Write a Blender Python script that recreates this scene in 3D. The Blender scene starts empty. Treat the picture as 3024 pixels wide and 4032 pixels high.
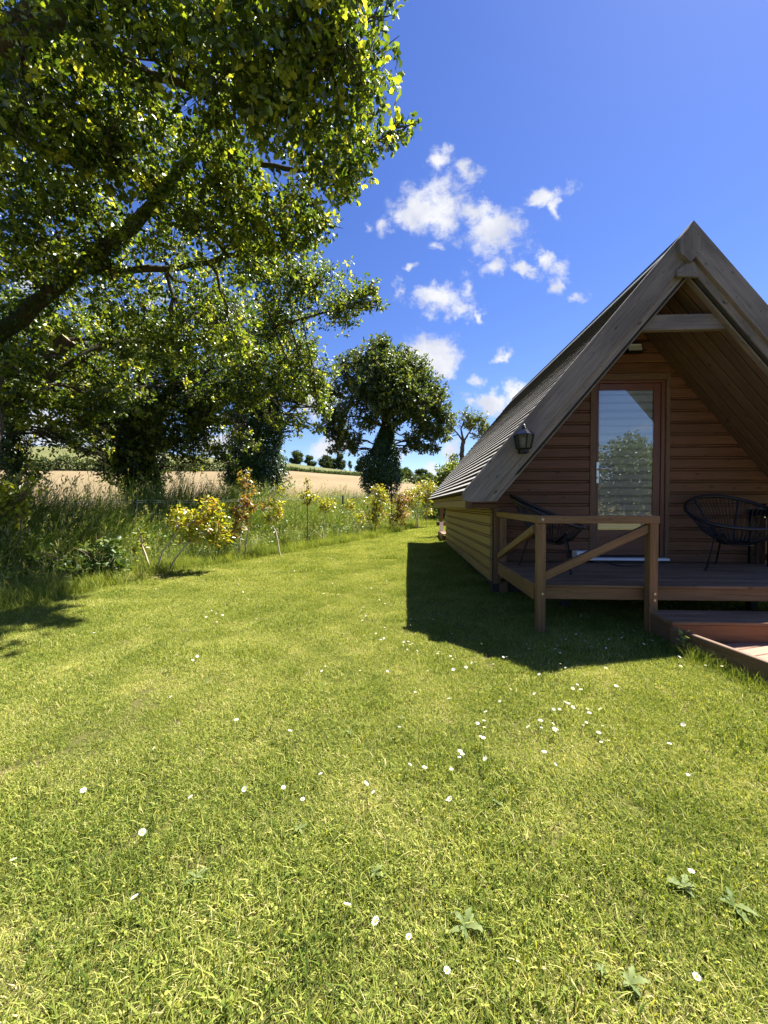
import bpy, math, random, zlib
import numpy as np
from mathutils import Matrix, Vector

random.seed(7)
RNG = np.random.default_rng(11)
R = math.radians
SC = bpy.context.scene
COL = SC.collection

# ------------------------------------------------------------------ camera
EYE = 1.03
F_PX, W_PX, H_PX = 1515.0, 3024.0, 4032.0
YAW, PITCH = math.atan(71 / F_PX), -math.atan(26 / F_PX)
cam = bpy.data.cameras.new("camera")
cam.lens = F_PX / H_PX * 36.0
cam.sensor_width = 36.0
cam.clip_start, cam.clip_end = 0.05, 6000
camo = bpy.data.objects.new("camera", cam)
COL.objects.link(camo)
camo.location = (0, 0, EYE)
camo.rotation_euler = (R(90) + PITCH, 0, YAW)
SC.camera = camo
CAM_M = camo.rotation_euler.to_matrix()

# ------------------------------------------------------------------ light
SUN_DIR = Vector((0.49, 0.34, 1.0)).normalized()
SUN_EL = math.asin(SUN_DIR.z)
SUN_AZ = math.atan2(SUN_DIR.x, SUN_DIR.y)
sun = bpy.data.lights.new("sun", 'SUN')
sun.energy = 4.6
sun.angle = R(0.53)
sun.color = (1.0, 0.955, 0.88)
suno = bpy.data.objects.new("sun", sun)
COL.objects.link(suno)
suno.rotation_euler = SUN_DIR.to_track_quat('Z', 'Y').to_euler()
suno.location = (30, 20, 60)
SC.view_settings.view_transform = 'Standard'
SC.view_settings.look = 'None'
SC.view_settings.exposure = 2.0
SC.view_settings.gamma = 1.0
SC.view_settings.use_curve_mapping = False
SC.render.engine = 'CYCLES'
SC.cycles.max_bounces = 10
SC.cycles.diffuse_bounces = 4
SC.cycles.transparent_max_bounces = 16
SC.cycles.use_denoising = True


def ray(px, py):
    d = CAM_M @ Vector(((px - W_PX / 2) / F_PX, -(py - H_PX / 2) / F_PX, -1.0))
    return d


def at(px, py, Y):
    """World point seen at a photo pixel, at distance Y ahead along the cabin's axis."""
    d = ray(px, py)
    return Vector((0, 0, EYE)) + d * (Y / d.y)


# ------------------------------------------------------------------ world: sky with clouds
world = bpy.data.worlds.new("World")
SC.world = world
world.use_nodes = True
nt = world.node_tree
nt.nodes.clear()
SKY_STRENGTH = 0.05


def N(tree, typ, **kw):
    n = tree.nodes.new(typ)
    for k, v in kw.items():
        setattr(n, k, v)
    return n


def math_node(tree, op, a, b=None, c=None, clamp=False):
    n = tree.nodes.new('ShaderNodeMath')
    n.operation = op
    n.use_clamp = clamp
    for i, v in enumerate((a, b, c)):
        if v is None:
            continue
        if isinstance(v, (int, float)):
            n.inputs[i].default_value = v
        else:
            tree.links.new(v, n.inputs[i])
    return n.outputs[0]


def vmath(tree, op, a, b=None):
    n = tree.nodes.new('ShaderNodeVectorMath')
    n.operation = op
    for i, v in enumerate((a, b)):
        if v is None:
            continue
        if isinstance(v, (tuple, list)):
            n.inputs[i].default_value = v
        else:
            tree.links.new(v, n.inputs[i])
    return n.outputs['Value'] if op in ('LENGTH', 'DOT_PRODUCT') else n.outputs[0]


def smooth(tree, v, lo, hi):
    n = tree.nodes.new('ShaderNodeMapRange')
    n.interpolation_type = 'SMOOTHSTEP'
    n.inputs['From Min'].default_value = lo
    n.inputs['From Max'].default_value = hi
    tree.links.new(v, n.inputs['Value'])
    return n.outputs['Result']


def build_world():
    L = nt.links
    sky = N(nt, 'ShaderNodeTexSky', sky_type='NISHITA', sun_disc=False)
    sky.sun_elevation = SUN_EL
    sky.sun_rotation = SUN_AZ
    sky.air_density = 1.0
    sky.dust_density = 0.15
    sky.ozone_density = 3.2
    sky.altitude = 50
    tc = N(nt, 'ShaderNodeTexCoord')
    sep = N(nt, 'ShaderNodeSeparateXYZ')
    L.new(tc.outputs['Generated'], sep.inputs[0])
    x, y, z = sep.outputs
    ysafe = math_node(nt, 'MAXIMUM', y, 0.05)
    u = math_node(nt, 'DIVIDE', x, ysafe)
    v = math_node(nt, 'DIVIDE', z, ysafe)
    comb = N(nt, 'ShaderNodeCombineXYZ')
    L.new(u, comb.inputs[0])
    L.new(v, comb.inputs[1])
    uv = comb.outputs[0]
    warp = N(nt, 'ShaderNodeTexNoise')
    warp.inputs['Scale'].default_value = 6.5
    warp.inputs['Detail'].default_value = 5.0
    warp.inputs['Roughness'].default_value = 0.6
    L.new(uv, warp.inputs['Vector'])
    w2 = vmath(nt, 'SUBTRACT', warp.outputs['Color'], (0.5, 0.5, 0.5))
    w3 = vmath(nt, 'MULTIPLY', w2, (0.17, 0.17, 0.0))
    p = vmath(nt, 'ADD', uv, w3)
    blobs = [
        (1685, 812, 150, 105, 1.0), (1757, 656, 55, 50, .9), (1857, 700, 48, 55, .8), (1620, 860, 75, 60, .8),
        (1950, 898, 140, 90, .95), (1963, 1017, 75, 50, .7), (1850, 830, 90, 50, .8),
        (2150, 758, 92, 42, 1.0), (2200, 802, 30, 50, .9),
        (2062, 1050, 40, 30, .8), (2129, 985, 34, 46, .85), (2150, 1097, 42, 46, .85), (2248, 1146, 55, 22, .6), (2180, 1040, 40, 40, .6),
        (1724, 1190, 110, 55, .95), (1817, 1216, 90, 34, .7), (1917, 1213, 26, 24, .8), (1844, 1130, 45, 45, .6),
        (1690, 1395, 125, 100, 1.15), (1740, 1440, 70, 60, 1.1), (1877, 1481, 50, 24, .8), (1983, 1375, 30, 24, .75),
        (1923, 1587, 95, 66, 1.15), (2036, 1514, 48, 50, 1.0), (1820, 1580, 30, 30, .6),
        (1519, 898, 45, 48, .65), (1711, 964, 45, 26, .65), (1621, 1083, 32, 20, .7), (1450, 910, 25, 22, .5), (1580, 1160, 24, 30, .5),
        (250, 1700, 300, 110, 1.1), (100, 1560, 180, 100, 1.1), (1250, 1560, 100, 130, 1.1), (1310, 1770, 120, 45, .9),
        (900, 1740, 150, 70, 1.0), (1780, 1790, 45, 70, 1.0), (1630, 1885, 40, 32, 1.0), (1690, 1830, 30, 14, .8), (1560, 1790, 60, 22, .7),
        (130, 1100, 90, 70, .9), (620, 1150, 60, 60, .8), (2900, 1500, 200, 60, .6),
    ]
    acc = None
    for (px, py, rx, ry, s) in blobs:
        d = ray(px, py)
        c = (d.x / d.y, d.z / d.y, 0)
        q = vmath(nt, 'MULTIPLY', vmath(nt, 'SUBTRACT', p, c), (F_PX / rx / 1.18, F_PX / ry / 1.18, 0))
        m = math_node(nt, 'SUBTRACT', s, math_node(nt, 'MULTIPLY', vmath(nt, 'LENGTH', q), s))
        acc = m if acc is None else math_node(nt, 'MAXIMUM', acc, m)
    fb = N(nt, 'ShaderNodeTexNoise')
    fb.inputs['Scale'].default_value = 21.0
    fb.inputs['Detail'].default_value = 9.0
    fb.inputs['Roughness'].default_value = 0.68
    fb.inputs['Distortion'].default_value = 0.25
    L.new(uv, fb.inputs['Vector'])
    fbv = math_node(nt, 'MULTIPLY', math_node(nt, 'SUBTRACT', fb.outputs['Fac'], 0.5), 1.9)
    dens = math_node(nt, 'ADD', math_node(nt, 'MULTIPLY', acc, 1.15), fbv)
    cov = smooth(nt, dens, -0.02, 0.90)
    gate = smooth(nt, acc, -0.45, 0.1)
    front = smooth(nt, y, 0.05, 0.2)
    a1 = math_node(nt, 'MULTIPLY', math_node(nt, 'MULTIPLY', cov, gate), front)
    # scattered fair-weather clouds over the rest of the sky
    zz = math_node(nt, 'ADD', math_node(nt, 'MAXIMUM', z, 0.0), 0.12)
    c2 = N(nt, 'ShaderNodeCombineXYZ')
    L.new(math_node(nt, 'DIVIDE', x, zz), c2.inputs[0])
    L.new(math_node(nt, 'DIVIDE', y, zz), c2.inputs[1])
    n2 = N(nt, 'ShaderNodeTexNoise')
    n2.inputs['Scale'].default_value = 1.3
    n2.inputs['Detail'].default_value = 8.0
    n2.inputs['Roughness'].default_value = 0.6
    L.new(c2.outputs[0], n2.inputs['Vector'])
    a2 = smooth(nt, n2.outputs['Fac'], 0.56, 0.74)
    rest = math_node(nt, 'SUBTRACT', 1.0, smooth(nt, y, -0.1, 0.35))
    a2 = math_node(nt, 'MULTIPLY', math_node(nt, 'MULTIPLY', a2, rest), smooth(nt, z, 0.0, 0.08))
    alpha = math_node(nt, 'MAXIMUM', a1, a2)
    # cloud colour: bright tops, slightly grey thick middles
    sh = N(nt, 'ShaderNodeTexNoise')
    sh.inputs['Scale'].default_value = 9.0
    sh.inputs['Detail'].default_value = 4.0
    L.new(vmath(nt, 'ADD', uv, (3.1, 0.06, 0)), sh.inputs['Vector'])
    ramp = N(nt, 'ShaderNodeMixRGB')
    ramp.inputs[1].default_value = (3.7, 3.85, 4.4, 1)
    ramp.inputs[2].default_value = (4.9, 4.95, 5.1, 1)
    L.new(smooth(nt, sh.outputs['Fac'], 0.35, 0.62), ramp.inputs[0])
    # the sky's own colour, with the deeper blue of the photograph
    hsv = N(nt, 'ShaderNodeHueSaturation')
    hsv.inputs['Hue'].default_value = 0.519
    hsv.inputs['Saturation'].default_value = 1.22
    hsv.inputs['Value'].default_value = 0.95
    L.new(sky.outputs[0], hsv.inputs['Color'])
    mix = N(nt, 'ShaderNodeMixRGB')
    L.new(math_node(nt, 'MULTIPLY', alpha, 0.97), mix.inputs[0])
    L.new(hsv.outputs[0], mix.inputs[1])
    L.new(ramp.outputs[0], mix.inputs[2])
    bg = N(nt, 'ShaderNodeBackground')
    bg.inputs['Strength'].default_value = SKY_STRENGTH
    out = N(nt, 'ShaderNodeOutputWorld')
    L.new(mix.outputs[0], bg.inputs['Color'])
    L.new(bg.outputs[0], out.inputs['Surface'])


build_world()
world.cycles.sampling_method = 'MANUAL'
world.cycles.sample_map_resolution = 1024

# ------------------------------------------------------------------ ground shape
TANS = [-6, -1.2, -0.78, -0.29, -0.108, 0.03, 0.3, 1.0, 6]
T_RIDGE = [0.08, 0.100, 0.117, 0.099, 0.080, 0.062, 0.050, 0.045, 0.045]
T_FIELD = [0.05, 0.062, 0.072, 0.087, 0.0755, 0.056, 0.044, 0.038, 0.038]


def near_z(x, y):
    t = np.maximum(0.0, np.asarray(y, float) - 4.0)
    base = 0.036 * (np.sqrt(t * t + 0.36) - 0.6)
    base = np.minimum(base, 0.9)
    bump = 0.010 * np.sin(1.7 * x + 0.6 * y) * np.cos(1.3 * y - 0.4 * x)
    return base + bump


def ground_np(x, y):
    x = np.asarray(x, float)
    y = np.asarray(y, float)
    r = np.hypot(x, y)
    ta = np.where(y > 0.15 * np.abs(x), x / np.maximum(y, 0.15 * np.abs(x) + 1e-6), np.sign(x) * 6)
    tf = np.interp(ta, TANS, T_FIELD)
    tr = np.interp(ta, TANS, T_RIDGE)
    nz = near_z(x, y)
    k = np.minimum(1.0, 20.0 / np.maximum(r, 1e-6))
    z20 = near_z(x * k, y * k)
    zf = EYE + 130 * tf
    zr = EYE + 200 * tr
    s1 = np.clip((r - 20) / 110, 0, 1)
    s2 = np.clip((r - 130) / 70, 0, 1)
    s3 = np.clip((r - 200) / 500, 0, 1)
    z = z20 + (zf - z20) * s1
    z = np.where(r > 130, zf + (zr - zf) * np.sin(s2 * math.pi / 2), z)
    z = np.where(r > 200, zr - 25 * s3 - 10 * np.clip((r - 700) / 2000, 0, 1), z)
    return np.where(r < 20, nz, z)


def G(x, y):
    return float(ground_np(np.array([x]), np.array([y]))[0])


def on_ground(px, py):
    d = ray(px, py)
    t = 0.3
    o = Vector((0, 0, EYE))
    while t < 400:
        p = o + d * t
        if p.z < G(p.x, p.y):
            break
        t *= 1.01
    return o + d * t


# ------------------------------------------------------------------ helpers: meshes and objects
MW = {}


def tag(o, label=None, cat=None, group=None, kind=None):
    if label:
        o['label'] = label
    if cat:
        o['category'] = cat
    if group:
        o['group'] = group
    if kind:
        o['kind'] = kind
    return o


def place(o, parent, M):
    MW[o.name] = M.copy()
    if parent is not None:
        o.parent = parent
        o.matrix_basis = MW[parent.name].inverted() @ M
    else:
        o.matrix_basis = M
    return o


def empty(name, loc=(0, 0, 0), rotz=0.0, label=None, cat=None, group=None):
    o = bpy.data.objects.new(name, None)
    o.empty_display_size = 0.1
    COL.objects.link(o)
    place(o, None, Matrix.Translation(Vector(loc)) @ Matrix.Rotation(rotz, 4, 'Z'))
    return tag(o, label, cat, group)


def mesh_py(name, verts, faces, mats, fmat=None, smooth_shade=False):
    me = bpy.data.meshes.new(name)
    me.from_pydata([tuple(v) for v in verts], [], faces)
    for m in (mats if isinstance(mats, (list, tuple)) else [mats]):
        me.materials.append(m)
    if fmat:
        me.polygons.foreach_set('material_index', fmat)
    if smooth_shade:
        me.polygons.foreach_set('use_smooth', [True] * len(me.polygons))
    me.update()
    return me


def mesh_np(name, V, F, mat, tint=None, smooth_shade=False):
    """V (n,3) float, F (m,k) int: one mesh of equal-sided faces, with an optional per-vertex float 'tint'."""
    V = np.ascontiguousarray(V, dtype=np.float32)
    F = np.ascontiguousarray(F, dtype=np.int32)
    me = bpy.data.meshes.new(name)
    me.vertices.add(len(V))
    me.vertices.foreach_set('co', V.ravel())
    k = F.shape[1]
    me.loops.add(F.size)
    me.loops.foreach_set('vertex_index', F.ravel())
    me.polygons.add(len(F))
    me.polygons.foreach_set('loop_start', np.arange(0, F.size, k, dtype=np.int32))
    me.polygons.foreach_set('loop_total', np.full(len(F), k, dtype=np.int32))
    if smooth_shade:
        me.polygons.foreach_set('use_smooth', np.ones(len(F), dtype=bool))
    for m in (mat if isinstance(mat, (list, tuple)) else [mat]):
        me.materials.append(m)
    me.update(calc_edges=True)
    if tint is not None:
        a = me.attributes.new('tint', 'FLOAT', 'POINT')
        a.data.foreach_set('value', np.ascontiguousarray(tint, dtype=np.float32))
    me.validate()
    return me


def obj(name, me, parent=None, M=None):
    o = bpy.data.objects.new(name, me)
    COL.objects.link(o)
    return place(o, parent, M if M is not None else Matrix.Identity(4))


def frame(origin, ex, ey):
    ex = Vector(ex).normalized()
    ez = ex.cross(Vector(ey)).normalized()
    ey = ez.cross(ex)
    M = Matrix((ex, ey, ez)).transposed().to_4x4()
    M.translation = Vector(origin)
    return M


def prism(name, mat, parent, origin, ex, ey, L, section, sh0=(0, 0), sh1=(0, 0), label=None):
    """A straight piece: section (a,b) in the plane of ey and ex x ey, run L along ex; ends sheared by sh."""
    n = len(section)
    vs = [(sh0[0] * a + sh0[1] * b, a, b) for a, b in section] + [(L + sh1[0] * a + sh1[1] * b, a, b) for a, b in section]
    area = sum(section[i][0] * section[(i + 1) % n][1] - section[(i + 1) % n][0] * section[i][1] for i in range(n))
    fs = [[i, (i + 1) % n, n + (i + 1) % n, n + i] for i in range(n)]
    fs.append(list(range(n))[::-1])
    fs.append([n + i for i in range(n)])
    if area < 0:
        fs = [f[::-1] for f in fs]
    o = obj(name, mesh_py(name, vs, fs, mat), parent, frame(origin, ex, ey))
    if label:
        o['label'] = label
    return o


def rect(a0, a1, b0, b1, c=0.004):
    c = min(c, (a1 - a0) * .3, (b1 - b0) * .3)
    return [(a0 + c, b0), (a1 - c, b0), (a1, b0 + c), (a1, b1 - c), (a1 - c, b1), (a0 + c, b1), (a0, b1 - c), (a0, b0 + c)]


def box(name, mat, parent, x0, x1, y0, y1, z0, z1, c=0.004, along='x', label=None):
    if along == 'x':
        return prism(name, mat, parent, (x0, y0, z0), (1, 0, 0), (0, 1, 0), x1 - x0, rect(0, y1 - y0, 0, z1 - z0, c), label=label)
    if along == 'y':
        return prism(name, mat, parent, (x0, y0, z0), (0, 1, 0), (0, 0, 1), y1 - y0, rect(0, z1 - z0, 0, x1 - x0, c), label=label)
    return prism(name, mat, parent, (x0, y0, z0), (0, 0, 1), (1, 0, 0), z1 - z0, rect(0, x1 - x0, 0, y1 - y0, c), label=label)


def tube_np(pts, radii, sides=6, rough=0.0):
    pts = [Vector(p) for p in pts]
    n = len(pts)
    V, Fq = [], []
    ref = Vector((0.31, 0.17, 0.93))
    for i, p in enumerate(pts):
        t = (pts[min(i + 1, n - 1)] - pts[max(i - 1, 0)])
        if t.length < 1e-9:
            t = Vector((0, 0, 1))
        t.normalize()
        a = t.cross(ref)
        if a.length < 1e-3:
            a = t.cross(Vector((1, 0, 0)))
        a.normalize()
        b = t.cross(a)
        r = radii[i] if hasattr(radii, '__len__') else radii
        for k in range(sides):
            an = 2 * math.pi * k / sides
            rk = r
            if rough:
                rk = r * (1 + rough * (math.sin(3 * an + i * .9) * .5 + math.sin(5 * an - i * 1.7 + p.x * 7) * .35 + math.sin(2 * an + i * 2.3 + p.z * 5) * .4))
            V.append(p + (a * math.cos(an) + b * math.sin(an)) * rk)
    for i in range(n - 1):
        for k in range(sides):
            k2 = (k + 1) % sides
            Fq.append((i * sides + k, i * sides + k2, (i + 1) * sides + k2, (i + 1) * sides + k))
    return V, Fq


class Tubes:
    def __init__(self):
        self.V, self.F = [], []

    def add(self, pts, radii, sides=6, rough=0.0):
        v, f = tube_np(pts, radii, sides, rough)
        o = len(self.V)
        self.V += v
        self.F += [tuple(i + o for i in q) for q in f]
        return self

    def mesh(self, name, mat, sm=True):
        return mesh_np(name, np.array([tuple(v) for v in self.V]), np.array(self.F), mat, smooth_shade=sm)


def bend(p0, p1, n=5, sag=0.0, wob=0.0, rnd=random):
    p0, p1 = Vector(p0), Vector(p1)
    L = (p1 - p0).length
    out = []
    for i in range(n):
        t = i / (n - 1)
        p = p0.lerp(p1, t)
        k = math.sin(math.pi * t)
        p = p + Vector((0, 0, -sag * k * L))
        if 0 < i < n - 1 and wob:
            p += Vector((rnd.uniform(-1, 1), rnd.uniform(-1, 1), rnd.uniform(-1, 1))) * wob * L
        out.append(p)
    return out


# ------------------------------------------------------------------ materials
def new_mat(name):
    m = bpy.data.materials.new(name)
    m.use_nodes = True
    m.node_tree.nodes.clear()
    return m, m.node_tree


def ramp_node(t, fac, stops):
    r = t.nodes.new('ShaderNodeValToRGB')
    el = r.color_ramp.elements
    while len(el) < len(stops):
        el.new(0.5)
    for e, (p, c) in zip(el, stops):
        e.position = p
        e.color = (*c, 1)
    t.links.new(fac, r.inputs[0])
    return r.outputs[0]


def noise(t, vec, scale, detail=4, rough=0.55, dist=0.0):
    n = t.nodes.new('ShaderNodeTexNoise')
    n.inputs['Scale'].default_value = scale
    n.inputs['Detail'].default_value = detail
    n.inputs['Roughness'].default_value = rough
    n.inputs['Distortion'].default_value = dist
    if vec is not None:
        t.links.new(vec, n.inputs['Vector'])
    return n.outputs['Fac']


def mixc(t, fac, a, b, mode='MIX'):
    m = t.nodes.new('ShaderNodeMixRGB')
    m.blend_type = mode
    for i, v in ((0, fac), (1, a), (2, b)):
        if isinstance(v, (int, float)):
            m.inputs[i].default_value = v
        elif isinstance(v, tuple):
            m.inputs[i].default_value = (*v, 1)
        else:
            t.links.new(v, m.inputs[i])
    return m.outputs[0]


def principled(t, color, rough=0.6, metal=0.0, spec=0.4, bump=None, bstr=0.3, bdist=0.004):
    p = t.nodes.new('ShaderNodeBsdfPrincipled')
    if isinstance(color, tuple):
        p.inputs['Base Color'].default_value = (*color, 1)
    else:
        t.links.new(color, p.inputs['Base Color'])
    if isinstance(rough, (int, float)):
        p.inputs['Roughness'].default_value = rough
    else:
        t.links.new(rough, p.inputs['Roughness'])
    p.inputs['Metallic'].default_value = metal
    p.inputs['Specular IOR Level'].default_value = spec
    if bump is not None:
        b = t.nodes.new('ShaderNodeBump')
        b.inputs['Strength'].default_value = bstr
        b.inputs['Distance'].default_value = bdist
        t.links.new(bump, b.inputs['Height'])
        t.links.new(b.outputs[0], p.inputs['Normal'])
    o = t.nodes.new('ShaderNodeOutputMaterial')
    t.links.new(p.outputs[0], o.inputs[0])
    return p


def wood(name, base, dark, light, knots=0.6, stain=0.35, rough=0.62, vary=0.35, spec=0.35):
    """Grain runs along each piece's own X; every piece gets its own offset and tone."""
    m, t = new_mat(name)
    tc = t.nodes.new('ShaderNodeTexCoord')
    oi = t.nodes.new('ShaderNodeObjectInfo')
    off = t.nodes.new('ShaderNodeVectorMath')
    off.operation = 'ADD'
    cx = t.nodes.new('ShaderNodeCombineXYZ')
    for i, k in enumerate((31.0, 17.0, 9.0)):
        t.links.new(math_node(t, 'MULTIPLY', oi.outputs['Random'], k), cx.inputs[i])
    t.links.new(tc.outputs['Object'], off.inputs[0])
    t.links.new(cx.outputs[0], off.inputs[1])
    v = off.outputs[0]
    warp = vmath(t, 'ADD', v, vmath(t, 'MULTIPLY', vmath(t, 'SUBTRACT', noise_col(t, v, 2.4), (.5, .5, .5)), (0.0, 0.035, 0.035)))
    g = noise(t, vmath(t, 'MULTIPLY', warp, (1.6, 42, 42)), 1.6, 5, 0.62)
    g2 = noise(t, vmath(t, 'MULTIPLY', warp, (5.0, 190, 190)), 1.2, 2, 0.5)
    big = noise(t, vmath(t, 'MULTIPLY', v, (1.0, 3.5, 3.5)), 1.7, 4, 0.6)
    col = ramp_node(t, g, [(0.28, dark), (0.5, base), (0.74, light)])
    col = mixc(t, math_node(t, 'MULTIPLY', g2, 0.28), col, dark)
    vo = t.nodes.new('ShaderNodeTexVoronoi')
    vo.inputs['Scale'].default_value = 1.0
    t.links.new(vmath(t, 'MULTIPLY', warp, (5.5, 11, 11)), vo.inputs['Vector'])
    kn = math_node(t, 'SUBTRACT', 1.0, smooth(t, vo.outputs['Distance'], 0.05, 0.17))
    col = mixc(t, math_node(t, 'MULTIPLY', kn, knots), col, tuple(c * 0.28 for c in dark))
    col = mixc(t, math_node(t, 'MULTIPLY', smooth(t, big, 0.42, 0.7), stain), col, tuple(c * 0.55 for c in dark))
    tone = t.nodes.new('ShaderNodeHueSaturation')
    t.links.new(col, tone.inputs['Color'])
    t.links.new(math_node(t, 'ADD', 1.0 - vary / 2, math_node(t, 'MULTIPLY', oi.outputs['Random'], vary)), tone.inputs['Value'])
    rg = math_node(t, 'ADD', rough - 0.1, math_node(t, 'MULTIPLY', g, 0.25))
    h = math_node(t, 'SUBTRACT', math_node(t, 'ADD', g, math_node(t, 'MULTIPLY', g2, 0.6)), math_node(t, 'MULTIPLY', kn, 0.3))
    principled(t, tone.outputs[0], rg, spec=spec, bump=h, bstr=0.35, bdist=0.0025)
    return m


def noise_col(t, vec, scale):
    n = t.nodes.new('ShaderNodeTexNoise')
    n.inputs['Scale'].default_value = scale
    n.inputs['Detail'].default_value = 2
    t.links.new(vec, n.inputs['Vector'])
    return n.outputs['Color']


def plain(name, color, rough=0.5, metal=0.0, spec=0.5, vary=0.15, scale=30):
    m, t = new_mat(name)
    tc = t.nodes.new('ShaderNodeTexCoord')
    n = noise(t, tc.outputs['Object'], scale, 4, 0.6)
    col = mixc(t, n, tuple(c * (1 - vary) for c in color), tuple(min(1, c * (1 + vary)) for c in color))
    principled(t, col, rough, metal, spec, bump=n, bstr=0.12, bdist=0.001)
    return m


def leaf_mat(name, stops, trans=0.45, gloss=0.06, rough=0.38, patch=None):
    m, t = new_mat(name)
    at_ = t.nodes.new('ShaderNodeAttribute')
    at_.attribute_name = 'tint'
    fac = at_.outputs['Fac']
    geo = t.nodes.new('ShaderNodeNewGeometry')
    if patch:
        # broad colour patches across the lawn or crown (lusher and drier growth)
        n = noise(t, geo.outputs['Position'], patch[0], 4, 0.6)
        fac = math_node(t, 'ADD', fac, math_node(t, 'MULTIPLY', math_node(t, 'SUBTRACT', n, 0.5), patch[1]), clamp=True)
    col = ramp_node(t, fac, stops)
    d = t.nodes.new('ShaderNodeBsdfDiffuse')
    tr = t.nodes.new('ShaderNodeBsdfTranslucent')
    gl = t.nodes.new('ShaderNodeBsdfGlossy')
    gl.inputs['Roughness'].default_value = rough
    gl.inputs['Color'].default_value = (0.9, 0.95, 0.9, 1)
    t.links.new(col, d.inputs['Color'])
    tcol = mixc(t, 1.0, col, (1.55, 1.5, 0.55), 'MULTIPLY')
    t.links.new(tcol, tr.inputs['Color'])
    m1 = t.nodes.new('ShaderNodeMixShader')
    m1.inputs[0].default_value = trans
    t.links.new(d.outputs[0], m1.inputs[1])
    t.links.new(tr.outputs[0], m1.inputs[2])
    if gloss <= 0:
        o = t.nodes.new('ShaderNodeOutputMaterial')
        t.links.new(m1.outputs[0], o.inputs[0])
        return m
    fr = t.nodes.new('ShaderNodeFresnel')
    fr.inputs['IOR'].default_value = 1.4
    m2 = t.nodes.new('ShaderNodeMixShader')
    t.links.new(math_node(t, 'ADD', math_node(t, 'MULTIPLY', fr.outputs[0], gloss * 4), gloss * 0.4, clamp=True), m2.inputs[0])
    t.links.new(m1.outputs[0], m2.inputs[1])
    t.links.new(gl.outputs[0], m2.inputs[2])
    o = t.nodes.new('ShaderNodeOutputMaterial')
    t.links.new(m2.outputs[0], o.inputs[0])
    return m


def ground_mat(name, stops, scale, bscale=40, fine=0.3):
    m, t = new_mat(name)
    geo = t.nodes.new('ShaderNodeNewGeometry')
    n1 = noise(t, geo.outputs['Position'], scale, 6, 0.62)
    n2 = noise(t, geo.outputs['Position'], bscale, 5, 0.7)
    f = math_node(t, 'ADD', math_node(t, 'MULTIPLY', n1, 1 - fine), math_node(t, 'MULTIPLY', n2, fine))
    col = ramp_node(t, f, stops)
    principled(t, col, 0.9, spec=0.1, bump=n2, bstr=0.6, bdist=0.02)
    return m


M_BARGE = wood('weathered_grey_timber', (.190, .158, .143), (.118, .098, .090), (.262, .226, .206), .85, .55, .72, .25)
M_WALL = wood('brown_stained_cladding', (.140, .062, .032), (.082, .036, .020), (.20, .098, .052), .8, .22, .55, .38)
M_SIDE = wood('side_wall_cladding', (.29, .190, .065), (.19, .118, .042), (.37, .25, .095), .5, .18, .55, .18)  # same wood as the front, yellowed and lightened to carry bounce off the grass
M_SOFFIT = wood('soffit_boards', (.115, .070, .048), (.068, .041, .030), (.165, .105, .073), .8, .3, .6, .3)
M_RAIL = wood('stained_rail_timber', (.185, .100, .046), (.105, .054, .026), (.26, .150, .075), .4, .2, .5, .15)
M_DECK = wood('worn_deck_boards', (.205, .125, .072), (.115, .070, .042), (.28, .18, .11), .5, .4, .8, .3, .12)
M_STEP = wood('red_brown_step_timber', (.185, .078, .030), (.11, .044, .019), (.25, .115, .048), .4, .2, .55, .15)
M_PLAT = wood('pink_brown_walkway_boards', (.29, .162, .100), (.21, .112, .070), (.35, .205, .130), .2, .2, .65, .15)
M_DOOR = wood('red_brown_door', (.135, .050, .031), (.095, .034, .022), (.17, .068, .042), .15, .1, .4, .05, .5)
M_CASE = wood('door_casing', (.135, .078, .045), (.085, .047, .028), (.19, .115, .066), .4, .2, .55, .12)
M_ROOF = wood('grey_roof_boards', (.50, .475, .43), (.38, .355, .32), (.58, .555, .51), .2, .2, .8, .25, .2)
M_ROOFBASE = plain('shade_dark_roof_base', (.030, .027, .022), .95, 0, .1)  # dark base seen in the gaps between courses, standing in for shade
M_ROOFEDGE = plain('shade_dark_edge', (.050, .044, .035), .9, 0, .15)  # shade put into the colour of the board lips and butts
M_BLACK = plain('black_metal', (.006, .006, .007), .45, 0.0, .3)
M_CORD = plain('black_cord', (.010, .010, .014), .45, 0, .5)
M_STEEL = plain('brushed_steel', (.62, .62, .63), .28, 1.0, .5, .06)
M_WHITE = plain('white_plastic', (.74, .75, .76), .4, 0, .5, .05)
M_GREY = plain('grey_lamp_lens', (.46, .46, .42), .25, 0, .5, .1, 60)
M_BOLT = plain('zinc_bolt', (.42, .39, .32), .4, .9, .5, .1)
M_RUBBER = plain('dark_rubber', (.02, .02, .02), .7)
M_BARK = None
M_POST = plain('dark_fence_post', (.012, .014, .013), .6)
M_WIRE = plain('green_coated_wire', (.13, .18, .16), .5, 0, .3)
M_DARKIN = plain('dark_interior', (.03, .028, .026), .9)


def bark_mat(name, a, b):
    m, t = new_mat(name)
    geo = t.nodes.new('ShaderNodeNewGeometry')
    v = vmath(t, 'MULTIPLY', geo.outputs['Position'], (9, 9, 2.6))
    n = noise(t, v, 2.2, 6, 0.7, 0.6)
    n2 = noise(t, geo.outputs['Position'], 1.3, 3)
    col = ramp_node(t, n, [(0.3, a), (0.68, b)])
    col = mixc(t, smooth(t, n2, 0.48, 0.72), col, (.055, .065, .030))
    principled(t, col, 0.9, spec=0.15, bump=n, bstr=0.9, bdist=0.03)
    return m


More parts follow.
